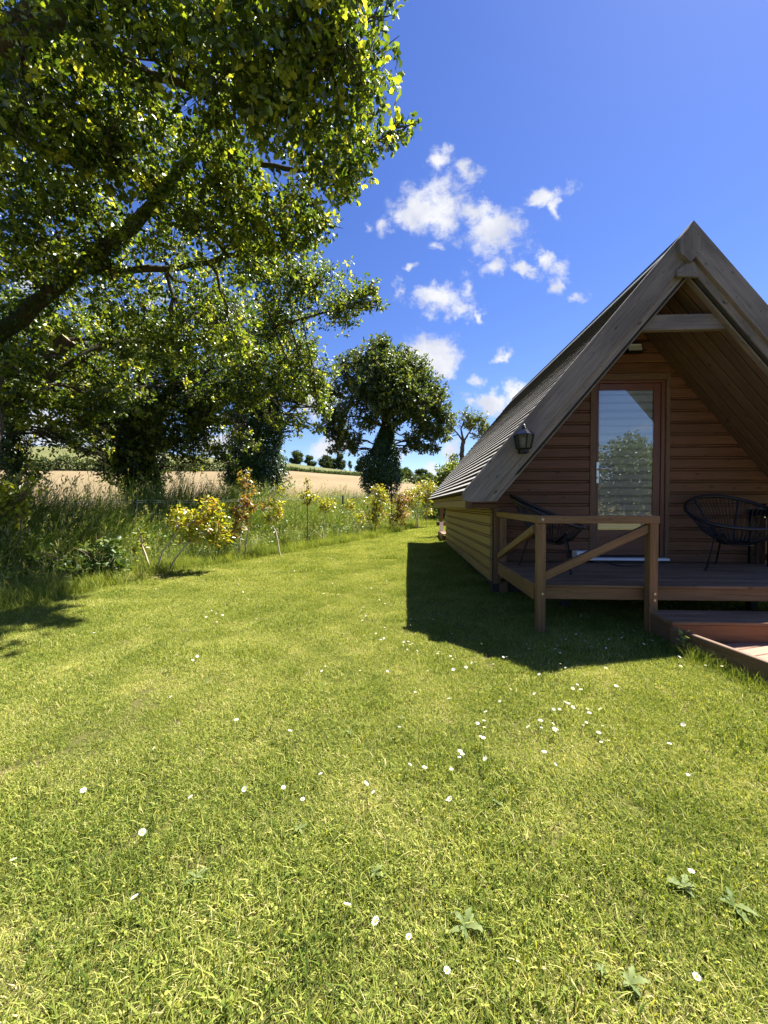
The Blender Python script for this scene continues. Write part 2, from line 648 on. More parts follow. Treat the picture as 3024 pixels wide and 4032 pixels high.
M_BARK = bark_mat('oak_bark', (.030, .024, .018), (.10, .080, .058))
M_STEM = plain('pale_stem_bark', (.46, .37, .25), .8, 0, .2, .3, 25)
M_STEMD = plain('dark_stem_bark', (.13, .085, .055), .8, 0, .2, .3, 25)
M_CUT = plain('cut_wood_end', (.42, .33, .23), .8, 0, .2, .25, 20)

M_OAK = leaf_mat('oak_leaves', [(0.0, (.022, .040, .012)), (0.42, (.066, .105, .016)), (0.74, (.18, .225, .024)), (1.0, (.42, .41, .065))], .58, .025, .5)
M_MID = leaf_mat('mid_tree_leaves', [(0.0, (.034, .054, .016)), (0.5, (.084, .116, .028)), (0.85, (.155, .185, .044)), (1.0, (.21, .20, .06))], .46, .02, .5)
M_IVY = leaf_mat('ivy_leaves', [(0.0, (.016, .036, .009)), (0.55, (.034, .068, .014)), (1.0, (.085, .13, .025))], .3, .02, .5)
M_FAR = leaf_mat('distant_leaves', [(0.0, (.036, .054, .026)), (0.6, (.062, .084, .038)), (1.0, (.10, .12, .055))], .35, 0)
M_BUSH = leaf_mat('glossy_bush_leaves', [(0.0, (.06, .105, .014)), (0.5, (.13, .18, .024)), (1.0, (.26, .27, .05))], .45, .03)
M_SAP = leaf_mat('yellow_sapling_leaves', [(0.0, (.12, .16, .014)), (0.45, (.27, .28, .024)), (0.8, (.42, .36, .04)), (1.0, (.40, .20, .05))], .5, .02)
M_SAPR = leaf_mat('russet_sapling_leaves', [(0.0, (.13, .15, .02)), (0.4, (.26, .20, .035)), (0.75, (.28, .125, .04)), (1.0, (.20, .07, .03))], .5, .02)
M_LAUREL = leaf_mat('laurel_leaves', [(0.0, (.035, .065, .014)), (0.6, (.075, .12, .024)), (1.0, (.17, .20, .05))], .35, .012, .5)
M_GRASS = leaf_mat('short_grass', [(0.0, (.045, .085, .018)), (0.32, (.175, .220, .042)), (0.64, (.375, .392, .092)), (0.86, (.50, .455, .17)), (1.0, (.62, .54, .30))], .36, 0, .45, (1.3, 0.62))
M_TALL = leaf_mat('tall_grass', [(0.0, (.040, .080, .018)), (0.45, (.105, .160, .038)), (0.8, (.23, .28, .085)), (1.0, (.42, .37, .20))], .42, .012, .5, (1.1, 0.25))
M_WEED = leaf_mat('broad_weed_leaves', [(0.0, (.08, .125, .035)), (1.0, (.20, .24, .09))], .35, .01, .5)
M_PETAL = leaf_mat('white_petals', [(0.0, (.78, .78, .76)), (1.0, (.88, .88, .86))], .25, .02)
M_YELLOW = plain('flower_eye', (.72, .45, .02), .7)
M_STRAW = leaf_mat('dry_clippings', [(0.0, (.30, .24, .11)), (1.0, (.52, .44, .24))], .3, .02)

# ------------------------------------------------------------------ ground sheets
M_LAWN = ground_mat('lawn_ground', [(0.3, (.055, .062, .018)), (0.5, (.095, .088, .028)), (0.72, (.15, .115, .05))], 1.4, 60, .5)
M_FIELD = ground_mat('ripe_crop_field', [(0.3, (.150, .110, .055)), (0.5, (.190, .143, .076)), (0.7, (.235, .183, .102))], 0.06, 1.6, .45)
M_HILL = ground_mat('hill_pasture', [(0.3, (.075, .088, .028)), (0.52, (.12, .122, .046)), (0.72, (.17, .155, .07))], 0.03, 1.0, .4)


def ground_sheets():
    rings = list(np.linspace(0.15, 5, 14)) + list(np.linspace(5.4, 20, 34)) + [22, 24, 27, 30, 34, 39, 45, 52, 60, 70, 80, 92, 105, 118, 130,
             134, 139, 145, 152, 160, 168, 176, 184, 192, 200, 210, 225, 250, 290, 350, 450, 600, 800, 1100, 1600, 2400]
    nb = 288
    az = np.linspace(-math.pi, math.pi, nb, endpoint=False)
    V = []
    for r in rings:
        x, y = r * np.sin(az), r * np.cos(az)
        V.append(np.stack([x, y, ground_np(x, y)], 1))
    V = np.concatenate(V)
    V = np.vstack([V, [[0, 0, G(0, 0)]]])
    quads = {'lawn': [], 'crop_field': [], 'hillside': []}
    for i in range(len(rings) - 1):
        for j in range(nb):
            j2 = (j + 1) % nb
            q = (i * nb + j, i * nb + j2, (i + 1) * nb + j2, (i + 1) * nb + j)
            a = math.degrees(az[j])
            if rings[i + 1] <= 20.01:
                key = 'lawn'
            elif rings[i + 1] <= 130 and -88 < a < 28:
                key = 'crop_field'
            elif rings[i + 1] <= 45:
                key = 'lawn'
            else:
                key = 'hillside'
            quads[key].append(q[::-1])
    for key, mat in (('lawn', M_LAWN), ('crop_field', M_FIELD), ('hillside', M_HILL)):
        F = np.array(quads[key])
        used, inv = np.unique(F, return_inverse=True)
        o = obj(key, mesh_np(key, V[used], inv.reshape(F.shape), mat, smooth_shade=True))
        tag(o, {'lawn': 'sunlit mown lawn sloping gently up past the cabin', 'crop_field': 'pale tan ripe crop field beyond the hedge line',
                'hillside': 'grassy hillside above the tan crop field'}[key], {'lawn': 'lawn', 'crop_field': 'field', 'hillside': 'hill'}[key], kind='structure')


ground_sheets()

# ------------------------------------------------------------------ the cabin
XC = 2.59            # ridge line
TAN = 1.19
ANG = math.atan(TAN)
Y_WALL = 4.52        # door wall
Y_BARGE = 3.63
Y_END = 9.12
Z_APEX = 3.545       # outer ridge
Z_SOF = 3.105        # soffit ridge
X_WL, X_WR = 1.05, 4.045
DECK_Z = 0.385
cabin = empty('wooden_cabin', (XC, 6.8, 0), label='brown timber A-frame cabin with weathered grey barge boards and glazed door', cat='cabin')
PITCHB = 0.1327


def shiplap(h, t=0.018):
    # face, deep groove, narrow bead, deep groove
    return [(0.0, 0.0), (h, 0.0), (h, t * .9), (h - .013, t * .9), (h - .014, t * .08), (h - .022, t * .08), (h - .025, t * .8), (h - .030, t), (0.005, t), (0.0, t * .8)]


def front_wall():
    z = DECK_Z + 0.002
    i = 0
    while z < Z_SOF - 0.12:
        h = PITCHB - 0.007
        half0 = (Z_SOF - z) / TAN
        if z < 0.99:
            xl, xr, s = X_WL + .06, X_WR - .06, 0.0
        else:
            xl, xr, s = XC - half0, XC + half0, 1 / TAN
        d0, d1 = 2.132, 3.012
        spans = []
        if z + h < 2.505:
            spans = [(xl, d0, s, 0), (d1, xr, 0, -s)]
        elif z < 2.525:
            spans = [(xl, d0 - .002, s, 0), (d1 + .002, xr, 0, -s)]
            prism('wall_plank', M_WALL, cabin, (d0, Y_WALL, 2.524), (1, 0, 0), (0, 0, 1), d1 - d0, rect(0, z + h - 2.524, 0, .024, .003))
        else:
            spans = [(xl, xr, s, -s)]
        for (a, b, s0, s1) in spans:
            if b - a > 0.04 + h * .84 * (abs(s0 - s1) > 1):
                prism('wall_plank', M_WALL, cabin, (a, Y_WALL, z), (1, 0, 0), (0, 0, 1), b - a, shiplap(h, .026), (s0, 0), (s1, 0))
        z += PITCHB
        i += 1
    for sx in (1, -1):
        a, b = sorted((XC - sx * (XC - .812), XC - sx * (XC - X_WL - .058)))
        prism('wall_plank', M_WALL, cabin, (a, Y_WALL, .999), (1, 0, 0), (0, 0, 1), b - a, rect(0, .047, 0, .02, .003))
        prism('wall_plank', M_WALL, cabin, (a, Y_WALL, 1.050), (1, 0, 0), (0, 0, 1), b - a, rect(0, .125, 0, .02, .003))
    # sheathing behind the boards, so no light shows between them
    v = [(X_WL, Y_WALL + .01, .02), (X_WR, Y_WALL + .01, .02), (X_WR, Y_WALL + .01, 1.2), (XC, Y_WALL + .01, Z_SOF + .05), (X_WL, Y_WALL + .01, 1.2)]
    v += [(a, b + .05, c) for a, b, c in v]
    f = [[0, 1, 2, 3, 4], [9, 8, 7, 6, 5]] + [[i, i + 5, (i + 1) % 5 + 5, (i + 1) % 5] for i in range(5)]
    obj('front_sheathing', mesh_py('front_sheathing', v, f, M_DARKIN), cabin)
    v2 = [(a, b + (Y_END - Y_WALL - .08), c) for a, b, c in v]
    obj('rear_wall', mesh_py('rear_wall', v2, f, M_WALL), cabin)


front_wall()


def side_walls():
    for s, X in ((1, X_WL), (-1, X_WR)):
        z = 0.150
        k = 0
        while z < 0.99:
            h = PITCHB - .008
            if z + h > 1.0:
                h = 1.0 - z
            if s > 0:
                prism('wall_plank', M_SIDE, cabin, (X, Y_END - .02, z), (0, -1, 0), (0, 0, 1), Y_END - .02 - Y_WALL - .004, shiplap(h, .026))
            else:
                prism('wall_plank', M_SIDE, cabin, (X, Y_WALL + .004, z), (0, 1, 0), (0, 0, 1), Y_END - .02 - Y_WALL - .004, shiplap(h, .026))
            z += PITCHB
            k += 1
        box('side_sheathing', M_DARKIN, cabin, min(X + .004 * s, X + .05 * s), max(X + .004 * s, X + .05 * s), Y_WALL + .075, Y_END - .03, .10, 1.18, along='y')
        # corner boards on the front edge
        box('corner_board', M_CASE, cabin, min(X + .012 * s, X + .090 * s), max(X + .012 * s, X + .090 * s), Y_WALL - .045, Y_WALL + .002, .13, 1.0, along='z')
        # eave box: fascia planks, end cap, underside
        xf = XC - s * (XC - .75)
        for (z0, z1) in ((1.0, 1.118), (1.122, 1.262)):
            if s > 0:
                prism('fascia_board', M_SIDE, cabin, (xf, Y_END - .02, z0), (0, -1, 0), (0, 0, 1), Y_END - .02 - Y_WALL - .002, shiplap(z1 - z0, .018))
            else:
                prism('fascia_board', M_SIDE, cabin, (xf, Y_WALL + .002, z0), (0, 1, 0), (0, 0, 1), Y_END - .02 - Y_WALL - .002, shiplap(z1 - z0, .018))
        box('fascia_end', M_CASE, cabin, min(xf - .02 * s, xf + .06 * s), max(xf - .02 * s, xf + .06 * s), Y_WALL - .045, Y_WALL, 0.992, 1.285, along='z')
        xa, xb = sorted((xf + .005 * s, X + .02 * s))
        box('eave_soffit', M_SIDE, cabin, xa, xb, Y_WALL + .004, Y_END - .04, .984, .998, along='y')
    # base beams and pads under the floor
    box('floor_beam', M_CASE, cabin, X_WL + .08, X_WL + .17, Y_WALL - .03, Y_END - .1, .02, .15, along='y')
    box('floor_beam', M_CASE, cabin, X_WR - .17, X_WR - .08, Y_WALL - .03, Y_END - .1, .02, .15, along='y')
    prism('corner_bracket', M_CASE, cabin, (X_WL + .05, Y_WALL - .02, -.02), (0, 1, 0), (1, 0, 0), .09, [(0.02, .17), (0.02, .12), (.07, 0), (.12, 0), (.12, .17)][::-1])
    box('floor_slab', M_DARKIN, cabin, X_WL + .1, X_WR - .1, Y_WALL + .1, Y_END - .1, .2, .33, along='y')


side_walls()


def roof():
    ca, sa = math.cos(ANG), math.sin(ANG)
    slope_len = (1.985) / ca
    for s in (1, -1):
        dn = Vector((-s * ca, 0, -sa))       # down the slope
        nrm = Vector((-s * sa, 0, ca))       # out of the roof
        apex = Vector((XC, 0, Z_APEX))
        y0, y1 = Y_BARGE + .005, Y_END + .02
        # core slab: along Y, section in (dn, nrm)
        th = (Z_APEX - Z_SOF) * ca - .04
        L = y1 - y0
        d_low = slope_len - .02
        o = apex + nrm * -.041
        sec = [(0.0, 0.0), (d_low, 0.0), (d_low - .02, -.06), (d_low - .40, -th + .01), ((th) * TAN, -th + .01)]
        if s > 0:
            M = frame(o + Vector((0, y1, 0)), (0, -1, 0), dn)
        else:
            M = frame(o + Vector((0, y0, 0)), (0, 1, 0), dn)
        ez = M.to_3x3().col[2]
        flip = 1 if ez.dot(nrm) > 0 else -1
        sec2 = [(a, b * flip) for a, b in sec]
        n = len(sec2)
        vs = [(0, a, b) for a, b in sec2] + [(L, a, b) for a, b in sec2]
        fs = [[i, (i + 1) % n, n + (i + 1) % n, n + i] for i in range(n)] + [list(range(n))[::-1], [n + i for i in range(n)]]
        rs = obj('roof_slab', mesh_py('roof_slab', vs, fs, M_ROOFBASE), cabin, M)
        # lapped roof boards
        rows = 38
        ex = slope_len / rows
        for k in range(rows):
            d0 = k * ex
            # each course: a thin recessed upper part, then a proud lower face whose lip shades the next course; lip and gap are also coloured dark as shade
            j0, j1 = random.uniform(-.002, .002), random.uniform(-.003, .003)
            bot, top = -.042, -.010 + j1
            a0, a1 = d0 + ex * (.47 + j0 * 8), d0 + ex
            sec = [(a0, bot), (a0, top - .006), (a0 + .004, top - .003), (a1 - .004, top + .002), (a1, top - .001), (a1, bot)]
            sec = [(a, b * flip) for a, b in sec]
            n = len(sec)
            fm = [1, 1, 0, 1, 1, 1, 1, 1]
            e0, e1 = random.uniform(-.004, .002), random.uniform(0, .012)
            vs = [(e0 if s < 0 else -e1, a, b) for a, b in sec] + [(L + (e1 if s < 0 else -e0), a, b) for a, b in sec]
            fs = [[i, (i + 1) % n, n + (i + 1) % n, n + i] for i in range(n)] + [list(range(n))[::-1], [n + i for i in range(n)]]
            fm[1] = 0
            M2 = M.copy()
            M2.translation = apex + Vector((0, y1 if s > 0 else y0, 0))
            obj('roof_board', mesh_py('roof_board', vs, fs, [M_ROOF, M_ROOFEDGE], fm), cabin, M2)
        # soffit planks in the porch, running down the slope
        ys = Y_BARGE + .10
        pw = .122
        yy = Y_WALL - .004
        while yy > Y_BARGE + .06:
            a = max(yy - pw, Y_BARGE + .05)
            oo = Vector((XC, 0, Z_SOF)) + Vector((0, yy, 0)) + dn * .02
            w = yy - a - .006
            sec = [(0.020, 0), (w - .002, 0), (w, .002), (w, .022), (0, .022), (0, .018), (.006, .018), (.008, .004), (.014, .004), (.016, .018), (.019, .018)]
            # ey = -Y, ex = dn; third axis is dn x -Y
            M3 = frame(oo, dn, (0, -1, 0))
            f3 = 1 if M3.to_3x3().col[2].dot(nrm) > 0 else -1
            Ls = 2.86 if s > 0 else 2.86
            vs = [(0, p, q * f3) for p, q in sec] + [(Ls - .5, p, q * f3) for p, q in sec]
            n3 = len(sec)
            fs = [[i, (i + 1) % n3, n3 + (i + 1) % n3, n3 + i] for i in range(n3)] + [list(range(n3))[::-1], [n3 + i for i in range(n3)]]
            obj('soffit_plank', mesh_py('soffit_plank', vs, fs, M_SOFFIT), cabin, M3)
            yy -= pw
    # ridge cap
    sec = [(-.10, -.13), (0, 0.012), (.10, -.13), (.085, -.135), (0, -.02), (-.085, -.135)]
    prism('ridge_cap', M_ROOF, cabin, (XC, Y_BARGE + .03, Z_APEX - .012), (0, 1, 0), (1, 0, 0), Y_END - Y_BARGE, [(a, -b) for a, b in sec])


roof()


def gable_trim():
    ca, sa = math.cos(ANG), math.sin(ANG)
    # barge boards: flat polygons with thickness in Y, drawn in the gable plane; (offset from outer line, perpendicular) pairs
    def board(name, s, p0, p1, z_end, y0, y1, rounded=False):
        dn = Vector((s * -ca, 0, -sa))
        nin = Vector((s * sa, 0, -ca))
        A = Vector((XC, 0, Z_APEX + .012))
        dz = lambda p, z: (A.z - z - ca * p) / sa       # distance down the slope where a board line meets height z
        # start at the ridge plumb line: a point with perpendicular p starts at d = p * tan(ANG)
        pts = [A + dn * (p0 * TAN) + nin * p0]
        if rounded:
            a0 = A + dn * dz(p0, z_end + .125) + nin * p0
            a2 = A + dn * dz(p1 * .62, z_end) + nin * (p1 * .62)
            a1 = A + dn * dz(p0, z_end + .012) + nin * p0
            for k in range(0, 9):
                t = k / 8
                pts.append(a0 * ((1 - t) ** 2) + a1 * (2 * t * (1 - t)) + a2 * (t * t))
            pts.append(A + dn * dz(p1, z_end) + nin * p1)
        else:
            pts += [A + dn * dz(p0, z_end) + nin * p0, A + dn * dz(p1, z_end + .004) + nin * p1]
        pts += [A + dn * (p1 * TAN) + nin * p1]
        # local frame: X down the slope so the grain follows it
        M = frame(Vector((XC, y0, Z_APEX)), dn, (0, 1, 0))
        Mi = M.inverted()
        n = len(pts)
        vs = [Mi @ Vector((p.x, y0, p.z)) for p in pts] + [Mi @ Vector((p.x, y1, p.z)) for p in pts]
        fs = [list(range(n)), [2 * n - 1 - i for i in range(n)]] + [[i, i + n, (i + 1) % n + n, (i + 1) % n] for i in range(n)]
        if s < 0:
            fs = [f[::-1] for f in fs]
        return obj(name, mesh_py(name, vs, fs, M_BARGE), cabin, M)

    for s in (1, -1):
        board('barge_board', s, -.006, .188, 1.062, Y_BARGE - .040, Y_BARGE, True)
        board('barge_trim', s, .190, .258, 1.064, Y_BARGE - .008, Y_BARGE + .05)
        board('barge_trim', s, .260, .296, 1.066, Y_BARGE + .022, Y_BARGE + .07)
    # plaques at the peak

    def plaque(name, px, y0, y1):
        pts = [at(a, b, y0) for a, b in px]
        n = len(pts)
        M = frame(pts[0], (0, 0, -1), (1, 0, 0))
        Mi = M.inverted()
        vs = [Mi @ Vector((p.x, y0, p.z)) for p in pts] + [Mi @ Vector((p.x, y1, p.z)) for p in pts]
        fs = [list(range(n))[::-1], [n + i for i in range(n)]] + [[i, (i + 1) % n, (i + 1) % n + n, i + n] for i in range(n)]
        return obj(name, mesh_py(name, vs, fs, M_BARGE), cabin, M)

    D = lambda pts: [(2500 + a * .3158, 850 + b * .3158) for a, b in pts]
    plaque('ridge_plaque', D([(700, 112), (830, 242), (830, 432), (697, 576), (570, 452), (570, 262)]), Y_BARGE - .085, Y_BARGE - .041)
    plaque('ridge_plaque', D([(655, 580), (740, 580), (792, 690), (792, 758), (532, 750), (532, 680)]), Y_BARGE - .062, Y_BARGE - .041)
    for a, b in ((640, 240), (775, 245), (625, 460), (760, 472), (572, 700), (758, 706)):
        p = at(*D([(a, b)])[0], Y_BARGE - .07)
        yb = Y_BARGE - (.0865 if b < 500 else .0635)
        prism('plaque_screw', M_BARK, cabin, (p.x, yb, p.z), (0, 1, 0), (1, 0, 0), .01, [(.005 * math.cos(k * 1.047), .005 * math.sin(k * 1.047)) for k in range(6)])
    # nail heads down the trim boards
    ca, sa = math.cos(ANG), math.sin(ANG)
    for s in (1, -1):
        dn, nin = Vector((-s * ca, 0, -sa)), Vector((s * sa, 0, -ca))
        for k in range(12):
            for p_, yy in ((.222, Y_BARGE - .0105), (.08 + .06 * (k % 2), Y_BARGE - .0425)):
                q = Vector((XC, yy, Z_APEX + .012)) + dn * (.52 + .235 * k + random.uniform(-.03, .03)) + nin * (p_ + random.uniform(-.012, .012))
                if q.z > 1.12:
                    prism('nail_head', M_BARK, cabin, q, (0, 1, 0), (1, 0, 0), .008, [(.0048 * math.cos(m * 1.257), .0048 * math.sin(m * 1.257)) for m in range(5)])
    # collar beam
    zc0, zc1 = 2.648, 2.79
    h0 = (Z_SOF - zc0) / TAN - .01
    prism('collar_beam', M_BARGE, cabin, (XC - h0, Y_BARGE + .115, zc0), (1, 0, 0), (0, 0, 1), 2 * h0, rect(0, zc1 - zc0, 0, .05), (1 / TAN, 0), (-1 / TAN, 0))


gable_trim()


def door():
    y = Y_WALL - .022
    # casing
    box('door_casing', M_CASE, cabin, 2.134, 2.193, y - .014, Y_WALL + .01, DECK_Z + .02, 2.521, along='z')
    box('door_casing', M_CASE, cabin, 2.968, 3.012, y - .014, Y_WALL + .01, DECK_Z + .02, 2.521, along='z')
    box('door_casing', M_CASE, cabin, 2.195, 2.966, y - .014, Y_WALL + .01, 2.448, 2.519)
    box('door_frame', M_DOOR, cabin, 2.195, 2.212, y + .002, Y_WALL + .03, DECK_Z + .06, 2.446, along='z')
    box('door_frame', M_DOOR, cabin, 2.925, 2.966, y + .002, Y_WALL + .03, DECK_Z + .06, 2.446, along='z')
    box('door_frame', M_DOOR, cabin, 2.214, 2.923, y + .002, Y_WALL + .03, 2.416, 2.446)
    box('door_panel', M_DARKIN, cabin, 2.20, 2.96, Y_WALL + .024, Y_WALL + .028, DECK_Z + .03, .74)
    leaf = box('door', M_DOOR, cabin, 2.216, 2.920, y + .014, Y_WALL + .02, .462, .748)     # lower rail and panel; the rest hangs on it
    box('door_stile', M_DOOR, leaf, 2.216, 2.240, y + .012, Y_WALL + .018, .750, 2.412, along='z')
    box('door_stile', M_DOOR, leaf, 2.842, 2.920, y + .012, Y_WALL + .018, .750, 2.412, along='z')
    box('door_rail', M_DOOR, leaf, 2.242, 2.840, y + .012, Y_WALL + .018, 2.335, 2.412)
    box('door_moulding', M_CASE, leaf, 2.27, 2.87, y + .006, y + .013, .650, .665)
    box('door_moulding', M_CASE, leaf, 2.27, 2.87, y + .006, y + .013, .510, .525)
    # glass
    gm, t = new_mat('door_glass')
    tr = t.nodes.new('ShaderNodeBsdfTransparent')
    tr.inputs[0].default_value = (.95, .97, .98, 1)
    gl = t.nodes.new('ShaderNodeBsdfGlossy')
    gl.inputs['Roughness'].default_value = 0.0
    fr = t.nodes.new('ShaderNodeFresnel')
    fr.inputs['IOR'].default_value = 2.0
    tcn = t.nodes.new('ShaderNodeTexCoord')
    bp = t.nodes.new('ShaderNodeBump')
    bp.inputs['Strength'].default_value = 0.05
    bp.inputs['Distance'].default_value = 0.002
    t.links.new(noise(t, tcn.outputs['Object'], 5, 2), bp.inputs['Height'])
    t.links.new(bp.outputs[0], gl.inputs['Normal'])
    mx = t.nodes.new('ShaderNodeMixShader')
    t.links.new(math_node(t, 'MULTIPLY', fr.outputs[0], 2.5, clamp=True), mx.inputs[0])
    t.links.new(tr.outputs[0], mx.inputs[1])
    t.links.new(gl.outputs[0], mx.inputs[2])
    oo = t.nodes.new('ShaderNodeOutputMaterial')
    t.links.new(mx.outputs[0], oo.inputs[0])
    yg = y + .015
    obj('glass_pane', mesh_py('glass_pane', [(2.240, yg, .750), (2.842, yg, .750), (2.842, yg, 2.336), (2.240, yg, 2.336)], [[0, 1, 2, 3]], gm), leaf)
    # striped blind behind the glass
    fb = plain('blind_fabric', (.74, .74, .72), .8, 0, .2, .05)
    fd = plain('blind_sheer', (.52, .52, .50), .8, 0, .2, .08)
    bl = box('blind', fd, cabin, 2.244, 2.838, Y_WALL + .006, Y_WALL + .009, .752, 2.334)
    z = .80
    k = 0
    while z < 2.31:
        w = .062 + .008 * math.sin(k * 1.7)
        zt = min(z + w, 2.332)
        prism('blind_slat', fb, bl, (2.246, Y_WALL + .004, z), (1, 0, 0), (0, 0, 1), .590, [(0, 0.002), (zt - z, 0.002), (zt - z, .0035), ((zt - z) / 2, .006), (0, .0045)])
        z += .088
        k += 1
    box('blind_bottom_bar', M_WHITE, bl, 2.246, 2.836, Y_WALL - .002, Y_WALL + .005, .766, .79)
    # handle
    hx = 2.220
    plate = prism('door_handle', M_STEEL, leaf, (hx - .017, y - .003, 1.285), (0, 0, 1), (1, 0, 0), .235, [(0.004, 0), (.030, 0), (.034, -.004), (.030, -.009), (.004, -.009), (0, -.004)][::-1])
    tb = Tubes()
    tb.add([(hx, y - .010, 1.44), (hx, y - .045, 1.44), (hx + .015, y - .055, 1.441), (hx + .07, y - .057, 1.443), (hx + .135, y - .055, 1.447)], [.009, .009, .009, .008, .007], 8)
    obj('lever', tb.mesh('lever', M_STEEL), plate, Matrix.Identity(4))
    prism('lock_cylinder', M_BOLT, plate, (hx, y - .010, 1.345), (0, -1, 0), (1, 0, 0), .012, [(.009 * math.cos(k * .785), .014 * math.sin(k * .785)) for k in range(8)])
    # threshold and white sill
    box('door_sill', M_WHITE, cabin, 2.02, 2.96, Y_WALL - .13, Y_WALL - .035, DECK_Z + .030, DECK_Z + .055)
    box('door_threshold', M_DARKIN, cabin, 2.14, 2.96, Y_WALL - .12, Y_WALL - .004, DECK_Z + .002, DECK_Z + .029)
    box('sill_block', M_WHITE, cabin, 1.94, 2.125, Y_WALL - .16, Y_WALL - .040, DECK_Z + .057, DECK_Z + .135)


door()


# ------------------------------------------------------------------ porch deck, railing, step and walkway
DX0, DX1 = 1.095, 4.07
DY0 = 3.20
deck = empty('porch_deck', (XC, 3.8, 0), label='raised brown timber porch deck with braced railing in front of the glazed door', cat='deck')


def porch():
    y = DY0 - .02
    k = 0
    while y < Y_WALL - .03:
        w = min(.098, Y_WALL - .026 - y)
        box('deck_board', M_DECK, deck, DX0 - .005, DX1 + .005, y, y + w, DECK_Z - .024, DECK_Z + random.uniform(-.001, .001), .004)
        y += .1025
        k += 1
    box('front_beam', M_RAIL, deck, DX0 + .045, DX1 - .045, DY0, DY0 + .045, .262, DECK_Z - .026)
    for s, X in ((1, DX0), (-1, DX1)):
        xa, xb = sorted((X, X + .045 * s))
        box('side_beam', M_RAIL, deck, xa, xb, DY0 + .05, Y_WALL - .06, .242, DECK_Z - .026, along='y')
    for x in (1.7, 2.4, 3.1, 3.8):
        box('joist', M_DARKIN, deck, x, x + .045, DY0 + .05, Y_WALL - .02, .262, DECK_Z - .026, along='y')
    # left railing
    pz0, pz1 = -.04, .885

    def post(x0, x1, y0, y1, z0=pz0, z1=pz1):
        return box('post', M_RAIL, deck, x0, x1, y0, y1, z0, z1, along='z')

    def bolt(par, x, z, y, r=.010):
        prism('bolt', M_BOLT, par, (x, y, z), (0, -1, 0), (1, 0, 0), .006, [(r * math.cos(k * .785), r * math.sin(k * .785)) for k in range(8)])

    p1 = post(1.081, 1.146, DY0 - .085, DY0 - .022)
    p2 = post(1.944, 2.008, DY0 - .095, DY0 - .022)
    bolt(p1, 1.120, .325, DY0 - .0855)
    bolt(p2, 1.982, .335, DY0 - .0955)
    bolt(p2, 1.980, .285, DY0 - .0955)
    r1 = box('top_rail', M_RAIL, deck, 1.073, 2.012, DY0 - .100, DY0 - .022, pz1 + .002, pz1 + .064)
    bolt(r1, 1.112, pz1 + .034, DY0 - .1005, .011)
    # front brace
    a, b = Vector((1.148, DY0 - .055, .435)), Vector((1.942, DY0 - .055, .818))
    d = (b - a)
    ang = math.atan2(d.z, d.x)
    sh = math.tan(ang)
    prism('brace', M_RAIL, deck, a + Vector((0, .020, 0)), d, (-math.sin(ang), 0, math.cos(ang)), d.length, rect(-.005, .060, 0, .040), (sh, 0), (sh, 0))
    # left side railing back to the wall
    post(1.118, 1.185, Y_WALL - .105, Y_WALL - .048, .20, .895)
    prism('top_rail', M_RAIL, deck, (1.078, DY0 - .020, pz1 + .003), (0, 1, 0.012), (1, 0, 0), Y_WALL - .05 - DY0 + .02, rect(0, .062, -.06, 0))
    a, b = Vector((1.118, Y_WALL - .11, .425)), Vector((1.098, DY0 - .018, .81))
    d = b - a
    prism('brace', M_RAIL, deck, a, d, (0, .35, 1), d.length, rect(0, .062, 0, .035))
    # right railing, mirrored
    q1 = post(DX1 - .05, DX1 + .017, DY0 - .085, DY0 - .022)
    post(DX1 - .08, DX1 - .013, Y_WALL - .105, Y_WALL - .048, .20, .895)
    prism('top_rail', M_RAIL, deck, (DX1 - .045, DY0 - .020, pz1 + .003), (0, 1, 0.012), (1, 0, 0), Y_WALL - .05 - DY0 + .02, rect(0, .062, -.06, 0))
    a, b = Vector((DX1 - .05, Y_WALL - .11, .425)), Vector((DX1 - .03, DY0 - .018, .81))
    d = b - a
    prism('brace', M_RAIL, deck, a, d, (0, .35, 1), d.length, rect(0, .062, 0, .035))
    # legs under the deck
    for x in (1.6, 3.4):
        box('support_leg', M_DARKIN, deck, x, x + .07, 3.9, 3.97, -.03, .26, along='z')


porch()

step = empty('porch_step', (2.9, 2.95, 0), label='single brown timber step with red-brown riser below the porch deck', cat='step')
for i in range(3):
    y0 = 2.865 + i * .108
    box('tread_board', M_DECK, step, 1.955, 3.65, y0, y0 + .106, .164, .188 + random.uniform(-.001, .001))
box('riser_board', M_STEP, step, 1.965, 3.64, 2.880, 2.905, .030, .162)
box('side_board', M_CASE, step, 1.965, 1.992, 2.908, 3.17, -.02, .162, along='y')
box('side_board', M_CASE, step, 3.61, 3.638, 2.908, 3.17, -.02, .162, along='y')

walk = empty('board_walkway', (2.9, 2.2, 0), R(0), label='low pinkish boarded walkway with dark side board leading to the step', cat='walkway')


